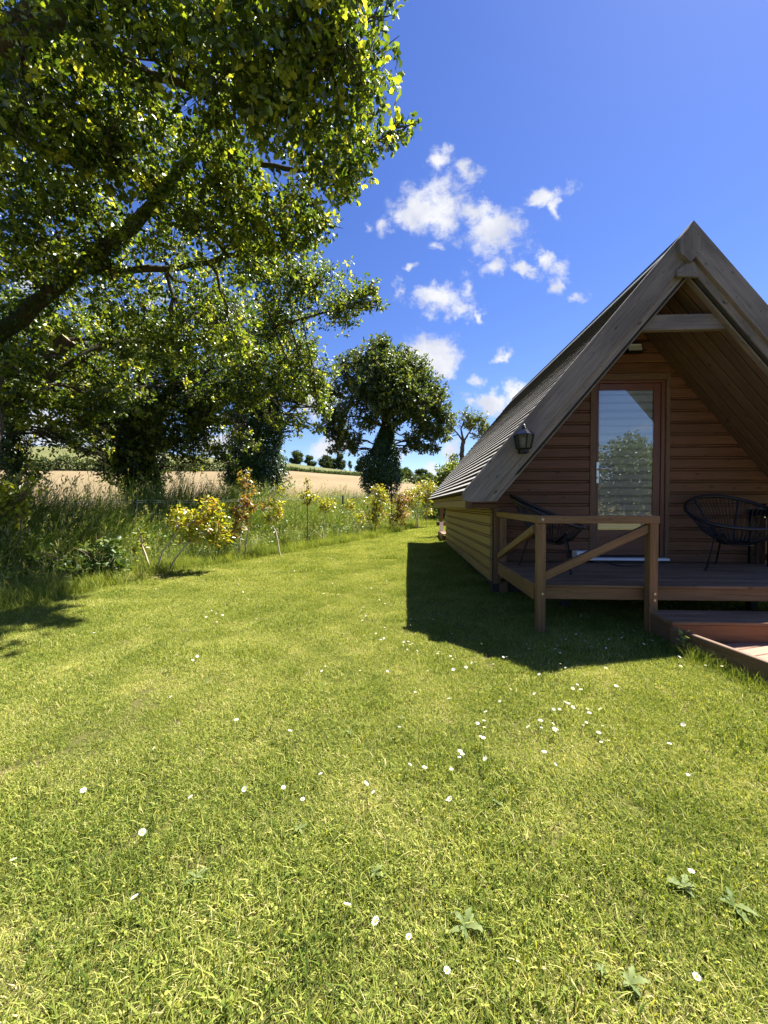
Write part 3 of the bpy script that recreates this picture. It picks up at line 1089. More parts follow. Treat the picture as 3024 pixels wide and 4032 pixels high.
def walkway():
    ang = R(19)
    ex = Vector((math.cos(ang), math.sin(ang), 0))
    ey = Vector((-math.sin(ang), math.cos(ang), 0))
    o = Vector((2.02, 2.62, 0))
    for k in range(15):
        p = o - ey * (.105 * k) + ey * .02
        x0 = p.x + 0.0
        # start each board at the side board's inner face
        t0 = (1.995 + (2.873 - p.y) * .165 - p.x) / ex.x + .03
        L = 1.70
        prism('walkway_board', M_PLAT, walk, p + ex * t0 + Vector((0, 0, .012)), ex, ey, L, rect(0, .097, 0, .028, .004), (.30, 0), (0, 0))
    p = o + ey * .125
    prism('walkway_board', M_PLAT, walk, Vector((2.02, 2.76, .008)), (1, 0, 0), (0, 1, 0), 1.60, rect(0, .118, 0, .026, .004))
    a = Vector((1.945, 2.871, -.05))
    d = Vector((.165, -1, 0)).normalized()
    prism('side_board', M_CASE, walk, a, d, (0, 0, 1), 2.3, rect(0, .200, -.034, 0, .004))
    b = a + Vector((1.85, 0, 0))
    prism('side_board', M_CASE, walk, b, d, (0, 0, 1), 2.3, rect(0, .200, -.034, 0, .004))


walkway()

# second deck behind the cabin
rear = empty('rear_deck', (2.4, 9.8, 0), label='small rear deck with posts at the far end of the cabin', cat='deck')


def rear_deck():
    for k in range(9):
        y = Y_END + .06 + k * .11
        box('deck_board', M_PLAT, rear, .96, 4.2, y, y + .104, .33, .357)
    box('side_beam', M_CASE, rear, .94, .985, Y_END + .05, Y_END + 1.06, .22, .326, along='y')
    p = box('post', M_CASE, rear, .985, 1.06, Y_END + .93, Y_END + 1.0, .05, 1.25, along='z')
    box('post_sleeve', M_WHITE, p, .975, 1.07, Y_END + .92, Y_END + .925, .36, .60)
    box('post', M_CASE, rear, 1.42, 1.49, Y_END + .93, Y_END + 1.0, .05, 1.25, along='z')
    box('low_rail', M_CASE, rear, .90, 1.9, Y_END + 1.005, Y_END + 1.05, .50, .60)
    box('top_rail', M_CASE, rear, .90, 4.2, Y_END + .92, Y_END + 1.01, 1.252, 1.31)


rear_deck()

# roof over the rear deck is carried by the rear posts: they end under the eave box


# ------------------------------------------------------------------ lamp, floodlight, cable, chairs, table
def lantern():
    p = at(2063, 1728, Y_BARGE - .11)
    cx, cy, cz = p.x, p.y, p.z
    root = empty('wall_lantern', (cx, cy, cz - .135), label='black six-sided lantern lamp on the left barge board', cat='lamp')

    def ring(r, z, n=6, ph=R(30)):
        return [(cx + r * math.cos(ph + k * 2 * math.pi / n), cy + r * math.sin(ph + k * 2 * math.pi / n), cz + z) for k in range(n)]

    def loft(name, mat, rows, n=6, cap=True, parent=root):
        vs = [v for r, z in rows for v in ring(r, z, n)]
        fs = []
        for i in range(len(rows) - 1):
            for k in range(n):
                k2 = (k + 1) % n
                fs.append([i * n + k, i * n + k2, (i + 1) * n + k2, (i + 1) * n + k])
        if cap:
            fs.append(list(range(n))[::-1])
            fs.append([(len(rows) - 1) * n + k for k in range(n)])
        return obj(name, mesh_py(name, vs, fs, mat), parent)

    shiny = plain('black_lantern_paint', (.010, .010, .013), .16, 0, .6, .05)
    loft('base', M_BLACK, [(.036, -.132), (.042, -.125), (.044, -.098), (.062, -.092), (.066, -.085)])
    loft('roof_cap', shiny, [(.094, .030), (.092, .036), (.030, .084), (.020, .090)])
    loft('finial', M_BLACK, [(.016, .091), (.018, .098), (.012, .104), (.017, .110), (.011, .117), (.013, .124), (.004, .134)], 8)
    tb = Tubes()
    for k in range(6):
        a = R(30) + k * math.pi / 3
        tb = Tubes().add([(cx + .062 * math.cos(a), cy + .062 * math.sin(a), cz - .086), (cx + .084 * math.cos(a), cy + .084 * math.sin(a), cz + .032)], .0080, 5)
        obj('glazing_bar', tb.mesh('glazing_bar', M_BLACK, False), root)
    gm, t = new_mat('lantern_glass')
    tr = t.nodes.new('ShaderNodeBsdfTransparent')
    tr.inputs[0].default_value = (.8, .8, .78, 1)
    df = t.nodes.new('ShaderNodeBsdfPrincipled')
    df.inputs['Base Color'].default_value = (.10, .10, .09, 1)
    df.inputs['Roughness'].default_value = .12
    mx = t.nodes.new('ShaderNodeMixShader')
    mx.inputs[0].default_value = .5
    t.links.new(tr.outputs[0], mx.inputs[1])
    t.links.new(df.outputs[0], mx.inputs[2])
    oo = t.nodes.new('ShaderNodeOutputMaterial')
    t.links.new(mx.outputs[0], oo.inputs[0])
    for k in range(6):
        a, b = R(30) + k * math.pi / 3, R(30) + (k + 1) * math.pi / 3
        vs = [(cx + .058 * math.cos(a), cy + .058 * math.sin(a), cz - .084), (cx + .058 * math.cos(b), cy + .058 * math.sin(b), cz - .084),
              (cx + .079 * math.cos(b), cy + .079 * math.sin(b), cz + .029), (cx + .079 * math.cos(a), cy + .079 * math.sin(a), cz + .029)]
        obj('pane', mesh_py('pane', vs, [[0, 1, 2, 3]], gm), root)
    bulb = plain('frosted_bulb', (.42, .41, .37), .4, 0, .5, .03)
    loft('bulb', bulb, [(.010, -.085), (.026, -.06), (.030, -.02), (.022, .01), (.006, .022)], 10)
    box('wall_plate', M_BLACK, root, cx - .03, cx + .03, cy + .062, Y_BARGE - .036, cz - .125, cz - .045)


lantern()


def floodlight():
    p = at(2500, 1366, Y_WALL - .10)
    root = empty('floodlight', (p.x, Y_WALL, p.z), label='small square floodlight on the wall under the gable peak', cat='lamp')
    x, y, z = p
    M = Matrix.Translation(p) @ Matrix.Rotation(R(-18), 4, 'X')

    def b(name, mat, x0, x1, y0, y1, z0, z1):
        vs = [(a, c, d) for a in (x0, x1) for c in (y0, y1) for d in (z0, z1)]
        fs = [[0, 1, 3, 2], [4, 6, 7, 5], [0, 4, 5, 1], [2, 3, 7, 6], [0, 2, 6, 4], [1, 5, 7, 3]]
        return obj(name, mesh_py(name, vs, fs, mat), root, M)

    b('housing', M_BLACK, -.085, .085, 0, .04, -.060, .060)
    b('lens', M_GREY, -.072, .072, -.004, -.0005, -.045, .035)
    b('reflector_strip', M_WHITE, -.070, .070, -.007, -.0045, .018, .034)
    box('bracket', M_BLACK, root, x - .02, x + .02, y + .045, Y_WALL - .018, z - .03, z + .02)
    box('motion_sensor', M_BLACK, root, x - .14, x - .09, y + .02, Y_WALL - .018, z - .055, z)


floodlight()


def cable():
    pts = [(2368, 2204), (2385, 2208), (2410, 2222), (2440, 2228), (2475, 2229), (2530, 2226)]
    P = []
    for a, b in pts:
        d = ray(a, b)
        t = (DECK_Z + .006 - EYE) / d.z
        P.append(Vector((0, 0, EYE)) + d * t)
    o = obj('power_cable', Tubes().add(P, .006, 6).mesh('power_cable', M_RUBBER))
    tag(o, 'short black cable curling on the deck below the door sill', 'cable')


cable()


def chair(loc, rotz, label):
    """Round corded lounge chair on a bent-rod tripod; local front is -Y."""
    root = empty('cord_chair', loc, rotz, label, 'chair', 'corded chairs on the porch')
    T = MW[root.name]

    def part(name, me):
        return obj(name, me, root, T.copy())

    tilt = R(25)
    n = 72
    hoop = []
    for k in range(n + 1):
        a = 2 * math.pi * k / n
        x = .40 * math.cos(a) * (1 - .05 * math.sin(a))
        l = .385 * math.sin(a)                      # + towards the back
        hoop.append(Vector((x, l * math.cos(tilt) + .04, .572 + l * math.sin(tilt) - .012 * math.cos(2 * a))))
    part('rim_hoop', Tubes().add(hoop, .018, 8).mesh('rim_hoop', M_CORD))
    small = []
    for k in range(n + 1):
        a = 2 * math.pi * k / n
        small.append(Vector((.13 * math.cos(a), .0 + .11 * math.sin(a), .268 + .018 * math.sin(a))))
    part('seat_hoop', Tubes().add(small, .011, 6).mesh('seat_hoop', M_CORD))
    # cords from rim to seat hoop, each with the sag of a bowl; dozens of thin cords, one part
    tb = Tubes()
    nc = 66
    for k in range(nc):
        a = 2 * math.pi * (k + .5) / nc
        i = a / (2 * math.pi) * n
        j = int(i) % n
        h = hoop[j].lerp(hoop[j + 1], i - int(i))
        s = small[j].lerp(small[j + 1], i - int(i))
        mid = h.lerp(s, .55) + Vector((0, 0, -.03)) + (h - Vector((0, 0, h.z))) * .04
        tb.add([h, mid, s], .0034, 4)
    for k in range(9):
        y = -.08 + k * .021
        tb.add([(-.12, y, .264), (.12, y, .264)], .0036, 4)
    w = part('cord_weave', tb.mesh('cord_weave', M_CORD))
    w['kind'] = 'stuff'
    # bent-rod tripod: foot up to a knee under the rim, then in to the seat hoop
    for foot, knee, inn in (((-.36, -.20), (-.255, -.14), (-.11, -.06)), ((.36, -.20), (.255, -.14), (.11, -.06)), ((0, .30), (0, .20), (0, .09))):
        f3 = Vector((foot[0], foot[1], .010))
        lg = part('leg', Tubes().add([f3, f3.lerp(Vector((knee[0], knee[1], .34)), .94), Vector((knee[0] * .97, knee[1] * .97, .345)), Vector((inn[0], inn[1], .262))], .0085, 8).mesh('leg', M_BLACK))
        obj('foot_cap', Tubes().add([f3 + Vector((0, 0, .02)), f3, Vector((f3.x, f3.y, .001))], .013, 8).mesh('foot_cap', M_RUBBER), lg, T.copy())
    for a in (R(58), R(122)):
        j = int(a / (2 * math.pi) * n)
        part('back_stay', Tubes().add([hoop[j], hoop[j].lerp(Vector((.1 * math.cos(a), .11, .30)), .55) + Vector((0, .02, -.03)), Vector((.12 * math.cos(a), .12, .30))], .009, 6).mesh('back_stay', M_CORD))


chair((1.53, 4.05, DECK_Z + .001), R(66), 'black corded lounge chair side-on behind the porch railing, left of the door')
chair((3.36, 4.04, DECK_Z + .001), R(-9), 'black corded lounge chair facing out, on the open porch right of the door')

table = empty('side_table', (4.0, 4.24, DECK_Z), label='black open-framed side table behind the right corded chair', cat='table')
box('table_top', M_BLACK, table, 3.84, 4.06, 4.20, 4.46, DECK_Z + .535, DECK_Z + .60)
for x in (3.842, 4.023):
    for y in (4.202, 4.423):
        box('leg', M_BLACK, table, x, x + .035, y, y + .035, DECK_Z + .001, DECK_Z + .534, along='z')
box('stretcher', M_BLACK, table, 3.88, 4.02, 4.205, 4.23, DECK_Z + .20, DECK_Z + .235)

# ------------------------------------------------------------------ foliage helpers
OAK_LEAF = (np.array([(0, 0, 0), (.18, .07, .02), (.30, .20, .05), (.42, .14, .04), (.56, .29, .07), (.68, .18, .04), (.82, .25, .02), (1.0, .03, -.08),
                      (.82, -.25, .02), (.68, -.18, .04), (.56, -.29, .07), (.42, -.14, .04), (.30, -.20, .05), (.18, -.07, .02), (.5, 0, 0)]),
            np.array([(14, i, i + 1) for i in range(0, 13)] + [(14, 13, 0)]))
DIAMOND = (np.array([(0, 0, 0), (.42, .30, .05), (1, 0, -.06), (.42, -.30, .05)]), np.array([(0, 1, 2), (0, 2, 3)]))
OVAL = (np.array([(0, 0, 0), (.25, .20, .05), (.62, .23, .05), (1, 0, -.10), (.62, -.23, .05), (.25, -.20, .05)]), np.array([(0, 1, 2), (0, 2, 3), (0, 3, 4), (0, 4, 5)]))
LOBED = (np.array([(0, 0, 0), (.35, .30, .05), (.55, .16, .03), (.72, .30, .02), (1, 0, -.06), (.72, -.30, .02), (.55, -.16, .03), (.35, -.30, .05)]),
         np.array([(0, 1, 2), (2, 3, 4), (0, 2, 4), (0, 4, 6), (4, 5, 6), (0, 6, 7)]))


def unit(a):
    return a / np.maximum(np.linalg.norm(a, axis=1, keepdims=True), 1e-9)


def leaves_mesh(name, P, A, Nn, S, T, shape, mat):
    """P positions, A long axes, Nn normals, S sizes, T tints: one mesh of little leaves."""
    A = unit(A)
    B = unit(np.cross(Nn, A))
    C = np.cross(A, B)
    tv, tf = shape
    V = (P[:, None, :] + S[:, None, None] * (tv[None, :, 0:1] * A[:, None, :] + tv[None, :, 1:2] * B[:, None, :] + tv[None, :, 2:3] * C[:, None, :]))
    n, k = len(P), len(tv)
    F = (tf[None] + (np.arange(n) * k)[:, None, None]).reshape(-1, 3)
    return mesh_np(name, V.reshape(-1, 3), F, mat, np.repeat(T, k))


def rnd_dirs(n):
    return unit(RNG.normal(size=(n, 3)))


def hash_noise(P, freq, seed=0):
    """Cheap smooth 3-D noise from a few sines, about -1..1."""
    r = np.random.default_rng(seed)
    out = 0
    for i in range(5):
        k = r.normal(size=3) * freq * (1 + .5 * i)
        out = out + np.sin(P @ k + r.uniform(0, 6.28)) / (1 + .45 * i)
    return out / 2.2


def blob_clusters(blobs, per_m2, gap=-.25, freq=3.0, seed=1, shell=.55, lobes=.32):
    """Twig-end positions spread through ellipsoidal blobs [(centre, (rx,ry,rz))], uneven and with gaps."""
    out, dirs = [], []
    for i, (c, r) in enumerate(blobs):
        r = np.array(r if hasattr(r, '__len__') else (r, r, r), float)
        n = max(6, int(per_m2 * 4 * (r[0] * r[1] + r[1] * r[2] + r[0] * r[2]) / 3))
        d = rnd_dirs(n)
        rad = (RNG.uniform(0, 1, n) ** shell)
        lob = 1 + lobes * hash_noise(d * 1.0, 2.6, seed + i)
        p = np.array(c) + d * r * (rad * lob)[:, None]
        keep = hash_noise(p, freq, seed + 77) > gap
        out.append(p[keep])
        dirs.append(d[keep])
    return np.concatenate(out), np.concatenate(dirs)


def cluster_leaves(name, P, D, mat, shape, size, n=6, spread=.5, tint=(.5, .2), up=.55, upper=.25):
    """A rosette of n leaves at each twig end P (outward direction D)."""
    m = len(P)
    k = n
    PP = np.repeat(P, k, 0)
    DD = np.repeat(D, k, 0)
    A = rnd_dirs(m * k) + DD * spread + np.array([0, 0, -.10])
    A = unit(A)
    Nn = rnd_dirs(m * k) * .75 + np.array([0, 0, up]) + DD * .25
    S = size * RNG.uniform(.6, 1.25, m * k)
    T = np.clip(np.repeat(RNG.normal(tint[0], tint[1], m), k) + RNG.normal(0, .1, m * k), 0, 1)
    PP = PP + A * (size * .12) + RNG.normal(size=(m * k, 3)) * size * .22
    return leaves_mesh(name, PP, A, Nn, S, T, shape, mat)


def make_branches(root, limbs, blobs, twig_mat, twigs_per=7, seed=3, r0=.03, tw=.008):
    """limbs: list of (points, r_start, r_end). Sub-branches reach from the nearest limb into every blob."""
    rnd = random.Random(seed)
    pts = []
    for i, (P, ra, rb, nm) in enumerate(limbs):
        P = [Vector(p) for p in P]
        # refine the polyline with a little wobble
        Q = []
        for a, b in zip(P[:-1], P[1:]):
            for t in (0, .17, .34, .5, .67, .83):
                q = a.lerp(b, t)
                if t:
                    q += Vector((rnd.uniform(-1, 1), rnd.uniform(-1, 1), rnd.uniform(-1, 1))) * (a - b).length * .022
                Q.append(q)
        Q.append(P[-1])
        n = len(Q)
        rr = [ra + (rb - ra) * (j / (n - 1)) for j in range(n)]
        if nm == 'trunk':
            rr[0] *= 1.35
        me = Tubes().add(Q, [q_ * rnd.uniform(.92, 1.08) for q_ in rr], 14, .10).mesh(nm, M_BARK)
        obj(nm, me, root)
        for q, r in zip(Q, rr):
            pts.append((q, r))
    tb = Tubes()
    for c, r in blobs:
        c = Vector(c)
        rr = np.array(r if hasattr(r, '__len__') else (r, r, r), float)
        q, lr = min(pts, key=lambda t: (t[0] - c).length + (0.0 if t[0].z < c.z + .3 else .6))
        ra = min(lr * .7, r0)
        bp = bend(q, c, 6, -.06, .05, rnd)
        tb.add(bp, [ra * (1 - .6 * j / 5) for j in range(6)], 6)
        for k in range(twigs_per):
            e = c + Vector([rnd.gauss(0, .42) * rr[j] for j in range(3)])
            s = bp[rnd.choice((2, 3, 4, 5))]
            tp = bend(s, e, 4, rnd.uniform(-.08, .08), .07, rnd)
            tb.add(tp, [ra * .38, ra * .28, tw, tw * .5], 5)
            for m in range(2):
                e2 = e + Vector([rnd.gauss(0, .25) * rr[j] for j in range(3)])
                tb.add(bend(tp[rnd.choice((1, 2))], e2, 3, 0, .06, rnd), [tw, tw * .7, tw * .35], 4)
    o = obj('branchwork', tb.mesh('branchwork', twig_mat), root)
    o['kind'] = 'stuff'


def foliage_part(root, me, name='crown'):
    o = obj(name, me, root)
    o['kind'] = 'stuff'
    return o


def ivy_column(root, P, radii, n, size=.075):
    """Ivy leaves round a trunk: P polyline, radii of the shaggy sleeve."""
    P = np.array([tuple(p) for p in P])
    t = RNG.uniform(0, len(P) - 1.001, n)
    i = t.astype(int)
    f = (t - i)[:, None]
    c = P[i] * (1 - f) + P[i + 1] * f
    rr = np.array(radii)
    r = rr[i] * (1 - f[:, 0]) + rr[i + 1] * f[:, 0]
    a = RNG.uniform(0, 2 * math.pi, n)
    d = np.stack([np.cos(a), np.sin(a), RNG.normal(0, .15, n)], 1)
    lob = 1 + .28 * hash_noise(np.stack([np.cos(a) * 2, np.sin(a) * 2, c[:, 2] * 2.2], 1), 1.6, 9)
    pos = c + d * (r * lob * RNG.uniform(.55, 1.0, n) ** .5)[:, None]
    A = rnd_dirs(n) * .6 + np.array([0, 0, -.7]) + d * .3
    Nn = d + rnd_dirs(n) * .6 + np.array([0, 0, .35])
    T = np.clip(RNG.normal(.45, .22, n), 0, 1)
    return foliage_part(root, leaves_mesh('ivy', pos, A, Nn, size * RNG.uniform(.6, 1.3, n), T, OVAL, M_IVY), 'ivy')


# ------------------------------------------------------------------ the near oak overhanging the lawn
def near_oak():
    base = Vector((-6.6, 5.3, G(-6.6, 5.3)))
    root = empty('oak_tree', base, label='huge overhanging oak with leaning mossy limbs in the upper left', cat='tree')
    limbs = [
        ([base + Vector((0, 0, -.1)), (-6.3, 5.2, 1.6), (-6.0, 5.1, 2.9)], .42, .34, 'trunk'),
        ([(-6.0, 5.1, 2.9), at(-260, 620, 4.6), at(0, 215, 4.25), at(190, 60, 4.0), at(420, -160, 3.8)], .24, .13, 'limb'),
        ([(-6.1, 5.2, 2.4), at(-150, 1440, 6.1), at(30, 1290, 6.0), at(300, 1060, 5.9), at(560, 850, 5.7), at(790, 580, 5.2), at(860, 380, 4.7)], .155, .045, 'limb'),
        ([at(790, 580, 5.2), at(1000, 640, 5.2), at(1250, 680, 5.2), at(1400, 640, 5.2)], .045, .012, 'limb'),
        ([(-6.3, 5.3, 1.7), at(-200, 1800, 6.3), at(40, 1590, 6.5), at(270, 1337, 6.6)], .17, .115, 'limb'),
        ([at(60, 1570, 6.5), at(430, 1350, 7.2), at(900, 1330, 8.6), at(1250, 1240, 9.1)], .085, .02, 'limb'),
        ([at(300, 1060, 5.9), at(650, 1060, 6.1), at(1000, 990, 6.1), at(1200, 960, 6.0)], .06, .02, 'limb'),
        ([at(190, 60, 4.0), at(600, 300, 4.4), at(1000, 380, 4.4), at(1300, 300, 4.2)], .07, .015, 'limb'),
        ([at(40, 1590, 6.5), at(300, 1540, 7.6), at(620, 1520, 9.2), at(900, 1480, 10.0)], .07, .015, 'limb'),
    ]
    B = [(1330, 110, 3.6, .50), (1390, 330, 4.2, .52), (1250, 490, 4.5, .62), (1490, 100, 4.6, .32), (1470, 250, 4.4, .30), (1150, 120, 3.5, .6), (1090, 420, 4.0, .62),
         (900, 180, 3.6, .68), (860, 450, 4.5, .72), (600, 120, 3.8, .68), (600, 430, 4.8, .74), (350, 300, 4.7, .8), (300, 560, 5.0, .75), (80, 350, 4.6, .7),
         (90, 700, 5.2, .85), (320, 800, 5.5, .8), (610, 720, 5.5, .7), (900, 700, 5.2, .62), (1170, 760, 5.2, .58), (1370, 660, 5.2, .42), (1540, 530, 5.2, .16), (1600, 500, 5.2, .14),
         (1460, 560, 5.2, .18), (1320, 740, 5.4, .28), (1140, 930, 5.8, .50), (940, 950, 6.0, .72), (700, 1000, 6.0, .78), (420, 1060, 6.0, .8), (120, 1050, 6.0, .9),
         (1240, 1110, 6.5, .52), (1385, 1150, 6.5, .40), (1330, 1230, 6.5, .36), (1480, 1140, 6.5, .17), (1440, 1190, 6.5, .20), (1100, 1230, 6.8, .72), (840, 1240, 7.0, .82), (560, 1290, 7.0, .82), (250, 1290, 7.0, .9),
         (1180, 1380, 7.2, .50), (1000, 1440, 7.4, .62), (720, 1480, 7.5, .75), (420, 1500, 7.5, .75), (110, 1480, 7.0, .8), (1180, 1540, 7.5, .30), (1010, 1590, 7.5, .40), (780, 1640, 7.5, .42),
         (-150, 200, 4.5, .8), (-200, 700, 5.2, .9), (-200, 1150, 6.0, .9), (200, -150, 4.0, .8), (700, -200, 3.6, .9), (1150, -170, 3.4, .8), (1450, -130, 3.8, .5),
         (60, 1620, 6.8, .55), (330, 1660, 7.4, .5), (560, 1600, 7.6, .6), (830, 1770, 7.4, .28), (700, 1740, 7.4, .3), (930, 1690, 7.4, .3), (1090, 1660, 7.5, .22), (-150, 1550, 6.8, .8), (200, 1740, 7.2, .3), (1250, 1480, 7.3, .25), (1500, 1200, 6.5, .1), (1250, 1600, 7.6, .16),
         (120, 60, 3.6, .40), (330, 60, 3.5, .45), (40, 480, 3.9, .45), (220, 480, 4.2, .5), (450, 620, 4.6, .5), (150, 950, 5.0, .55), 
         (780, 850, 5.3, .5), (120, 1420, 5.7, .5), (480, 1380, 6.4, .5), (700, 1350, 6.5, .55), (930, 1330, 6.5, .5), (1080, 1330, 6.7, .45),
         (30, 1600, 6.0, .45), (180, 1560, 6.3, .4), (420, 1570, 6.9, .5), (620, 1590, 7.0, .5), (800, 1560, 7.0, .5), (950, 1540, 7.1, .45), (1080, 1500, 7.1, .4), (1000, 1060, 6.0, .55), (1130, 1090, 6.2, .45),
         (480, 1680, 7.3, .4), (300, 1740, 7.3, .3), (560, 1720, 7.4, .4), (400, 1790, 7.5, .25), (760, 1810, 7.4, .25), (880, 1780, 7.4, .2), (980, 1740, 7.4, .25), (1180, 1660, 7.5, .22), (1260, 1540, 7.4, .22), (1000, 850, 5.4, .45), (1250, 860, 5.6, .35)]
    # the lower right-hand sprays reach away over the hedge
    B = [(a, b, Y + 2.5, r * 1.35) if (b > 1380 and a > 430) or (b > 1050 and a > 960) else (a, b, Y, r) for a, b, Y, r in B]
    blobs = [(at(a, b, Y), (r, r * 1.15, r * .92)) for a, b, Y, r in B]
    make_branches(root, limbs, blobs, M_BARK, 8, 5, .030, .007)
    # pale sawn end of the cut limb
    e = at(270, 1337, 6.6)
    d = (e - at(40, 1590, 6.5)).normalized()
    prism('sawn_end', M_CUT, root, e + d * .002, d, (0, 0, 1), .012, [(.112 * math.cos(k * .5236), .112 * math.sin(k * .5236)) for k in range(12)])
    P, D = blob_clusters([(tuple(c), r) for c, r in blobs], 158, -.40, 3.2, 2, .6, .32)
    foliage_part(root, cluster_leaves('crown', P, D, M_OAK, OAK_LEAF, .086, 6, .45, (.48, .26), .5))

    ivy_column(root, [at(-150, 1440, 6.1), at(30, 1290, 6.0), at(300, 1060, 5.9), at(480, 915, 5.8)], [.30, .27, .22, .15], 3000, .06)
    ivy_column(root, [at(-260, 620, 4.6), at(0, 215, 4.25), at(190, 60, 4.0)], [.34, .30, .24], 1100, .055)


near_oak()


def mid_tree(name, label, base, limbs, blobs, per=60, leaf=.095, mat=None, n=6, gap=-.35, ivy=None, twigs=6, shape=LOBED, tint=(.45, .22)):
    root = empty(name, base, label=label, cat='tree', group='hedgerow trees along the field edge')
    make_branches(root, limbs, blobs, M_BARK, twigs, zlib.crc32(label.encode()) % 1000, .05, .009)
    P, D = blob_clusters([(tuple(c), r) for c, r in blobs], per, gap, 2.0, len(label), .55, .3)
    foliage_part(root, cluster_leaves('crown', P, D, mat or M_MID, shape, leaf, n, .5, tint))
    for (pp, rr, cnt, sz) in (ivy or []):
        ivy_column(root, pp, rr, cnt, sz)
    return root


def hedgerow_trees():
    # slim trunk at the left edge of the frame
    b = Vector((at(45, 1950, 8.6).x, 8.6, 0))
    b.z = G(b.x, b.y)
    mid_tree('oak_tree', 'slim dark trunk with sparse ivy at the left edge of the frame', b,
             [([b + Vector((0, 0, -.1)), at(50, 1800, 8.6), at(60, 1550, 8.5), at(40, 1200, 8.4)], .16, .08, 'trunk'),
              ([at(55, 1640, 8.5), at(170, 1480, 8.4), at(300, 1380, 8.3)], .06, .02, 'limb'), ([at(60, 1560, 8.5), at(-80, 1350, 8.5)], .06, .03, 'limb')],
             [(at(a, c, 8.6), (r, r, r * .9)) for a, c, r in ((60, 1500, .5), (170, 1590, .35), (-60, 1400, .8), (160, 1300, .8), (20, 1650, .35), (120, 1750, .22), (60, 1800, .3), (0, 1750, .35), (140, 1870, .25), (250, 1680, .22), (250, 1560, .4), (330, 1500, .5), (180, 1680, .25))],
             170, .085, M_OAK, ivy=[([b, at(50, 1800, 8.6), at(60, 1560, 8.5)], [.30, .28, .22], 5000, .07)])
    # thick ivy tree left of centre
    b = Vector((at(560, 1950, 10.2).x, 10.2, 0))
    b.z = G(b.x, b.y)
    Y = 10.2
    mid_tree('oak_tree', 'bushy ivy-clad oak hanging low over the grass, left of the darker ivy trunk', b,
             [([b + Vector((0, 0, -.1)), at(560, 1850, Y), at(550, 1600, Y), at(560, 1300, Y)], .22, .12, 'trunk'),
              ([at(555, 1650, Y), at(720, 1500, Y - .3), at(850, 1450, Y - .5)], .09, .03, 'limb'), ([at(555, 1600, Y), at(380, 1450, Y)], .09, .03, 'limb'),
              ([at(555, 1700, Y), at(700, 1780, Y - .4), at(830, 1830, Y - .6)], .03, .01, 'limb')],
             [(at(a, c, Y + dy), (r, r, r * .9)) for a, c, r, dy in ((550, 1620, .9, 0), (440, 1700, .6, -.2), (680, 1700, .55, -.2), (560, 1780, .7, -.3), (480, 1830, .35, -.3), (640, 1840, .38, -.3),
                                                                    (560, 1890, .35, -.2), (750, 1560, .7, -.3), (900, 1500, .6, -.4), (350, 1560, .7, 0), (620, 1350, 1.0, 0), (400, 1330, .9, .2), (850, 1330, .8, 0),
                                                                    (800, 1700, .22, -.4), (880, 1800, .14, -.5), (700, 1860, .2, -.3), (400, 1800, .22, -.3), (460, 1900, .15, -.3), (930, 1830, .10, -.5), (500, 1500, .9, -.2), (700, 1480, .8, -.3), (300, 1450, .8, 0), (350, 1680, .45, -.2), (450, 1780, .5, -.3), (660, 1770, .5, -.3), (780, 1640, .5, -.4), (610, 1890, .3, -.3), (520, 1880, .3, -.3), (330, 1770, .3, -.3), (380, 1640, .7, -.2), (300, 1560, .6, 0), (430, 1860, .35, -.3), (700, 1800, .4, -.4), (760, 1720, .45, -.4), (600, 1700, .7, -.5), (820, 1620, .5, -.4), (500, 1940, .25, -.3), (620, 1930, .25, -.3))],
             150, .09, M_OAK, ivy=[([b, at(560, 1850, Y), at(550, 1620, Y)], [.34, .50, .55], 12000, .08)])
    # dark ivy trunk with a thin crown
    Y = 12.6
    b = Vector((at(1000, 1950, Y).x, Y, 0))
    b.z = G(b.x, b.y)
    mid_tree('oak_tree', 'stout ivy-covered trunk standing between the bushy oak and the round oak', b,
             [([b + Vector((0, 0, -.1)), at(1000, 1850, Y), at(1010, 1600, Y), at(1000, 1250, Y)], .26, .12, 'trunk'),
              ([at(1010, 1600, Y), at(1150, 1450, Y), at(1250, 1400, Y)], .10, .03, 'limb'), ([at(1010, 1560, Y), at(880, 1400, Y), at(800, 1300, Y)], .10, .03, 'limb')],
             [(at(a, c, Y), (r, r, r * .9)) for a, c, r in ((1000, 1400, 1.0), (1150, 1480, .75), (870, 1450, .8), (1230, 1400, .55), (1100, 1280, .9), (900, 1250, 1.0), (1050, 1570, .7), (1230, 1530, .4), (1280, 1620, .30), (1250, 1680, .25), (930, 1560, .6), (1180, 1640, .35), (1100, 1400, .8), (950, 1480, .7), (1150, 1570, .45), (900, 1640, .35), (840, 1560, .5), (1080, 1660, .5), (1120, 1900, .3), (930, 1880, .3), (1100, 1480, .7), (1200, 1480, .6), (980, 1560, .6), (860, 1560, .6), (1260, 1560, .45), (1220, 1600, .4), (1290, 1470, .4), (880, 1660, .4), (1150, 1700, .3))],
             120, .10, M_OAK, ivy=[([b + Vector((0, 0, .1)), at(1000, 1900, Y), at(1010, 1800, Y), at(1015, 1680, Y), at(1010, 1540, Y)], [.75, .92, .86, .78, .6], 22000, .095)])
    # the round tree
    Y = 18.0
    b = Vector((at(1505, 1940, Y).x, Y, 0))
    b.z = G(b.x, b.y)
    C = lambda a, c, dy=0: at(a, c, Y + dy)
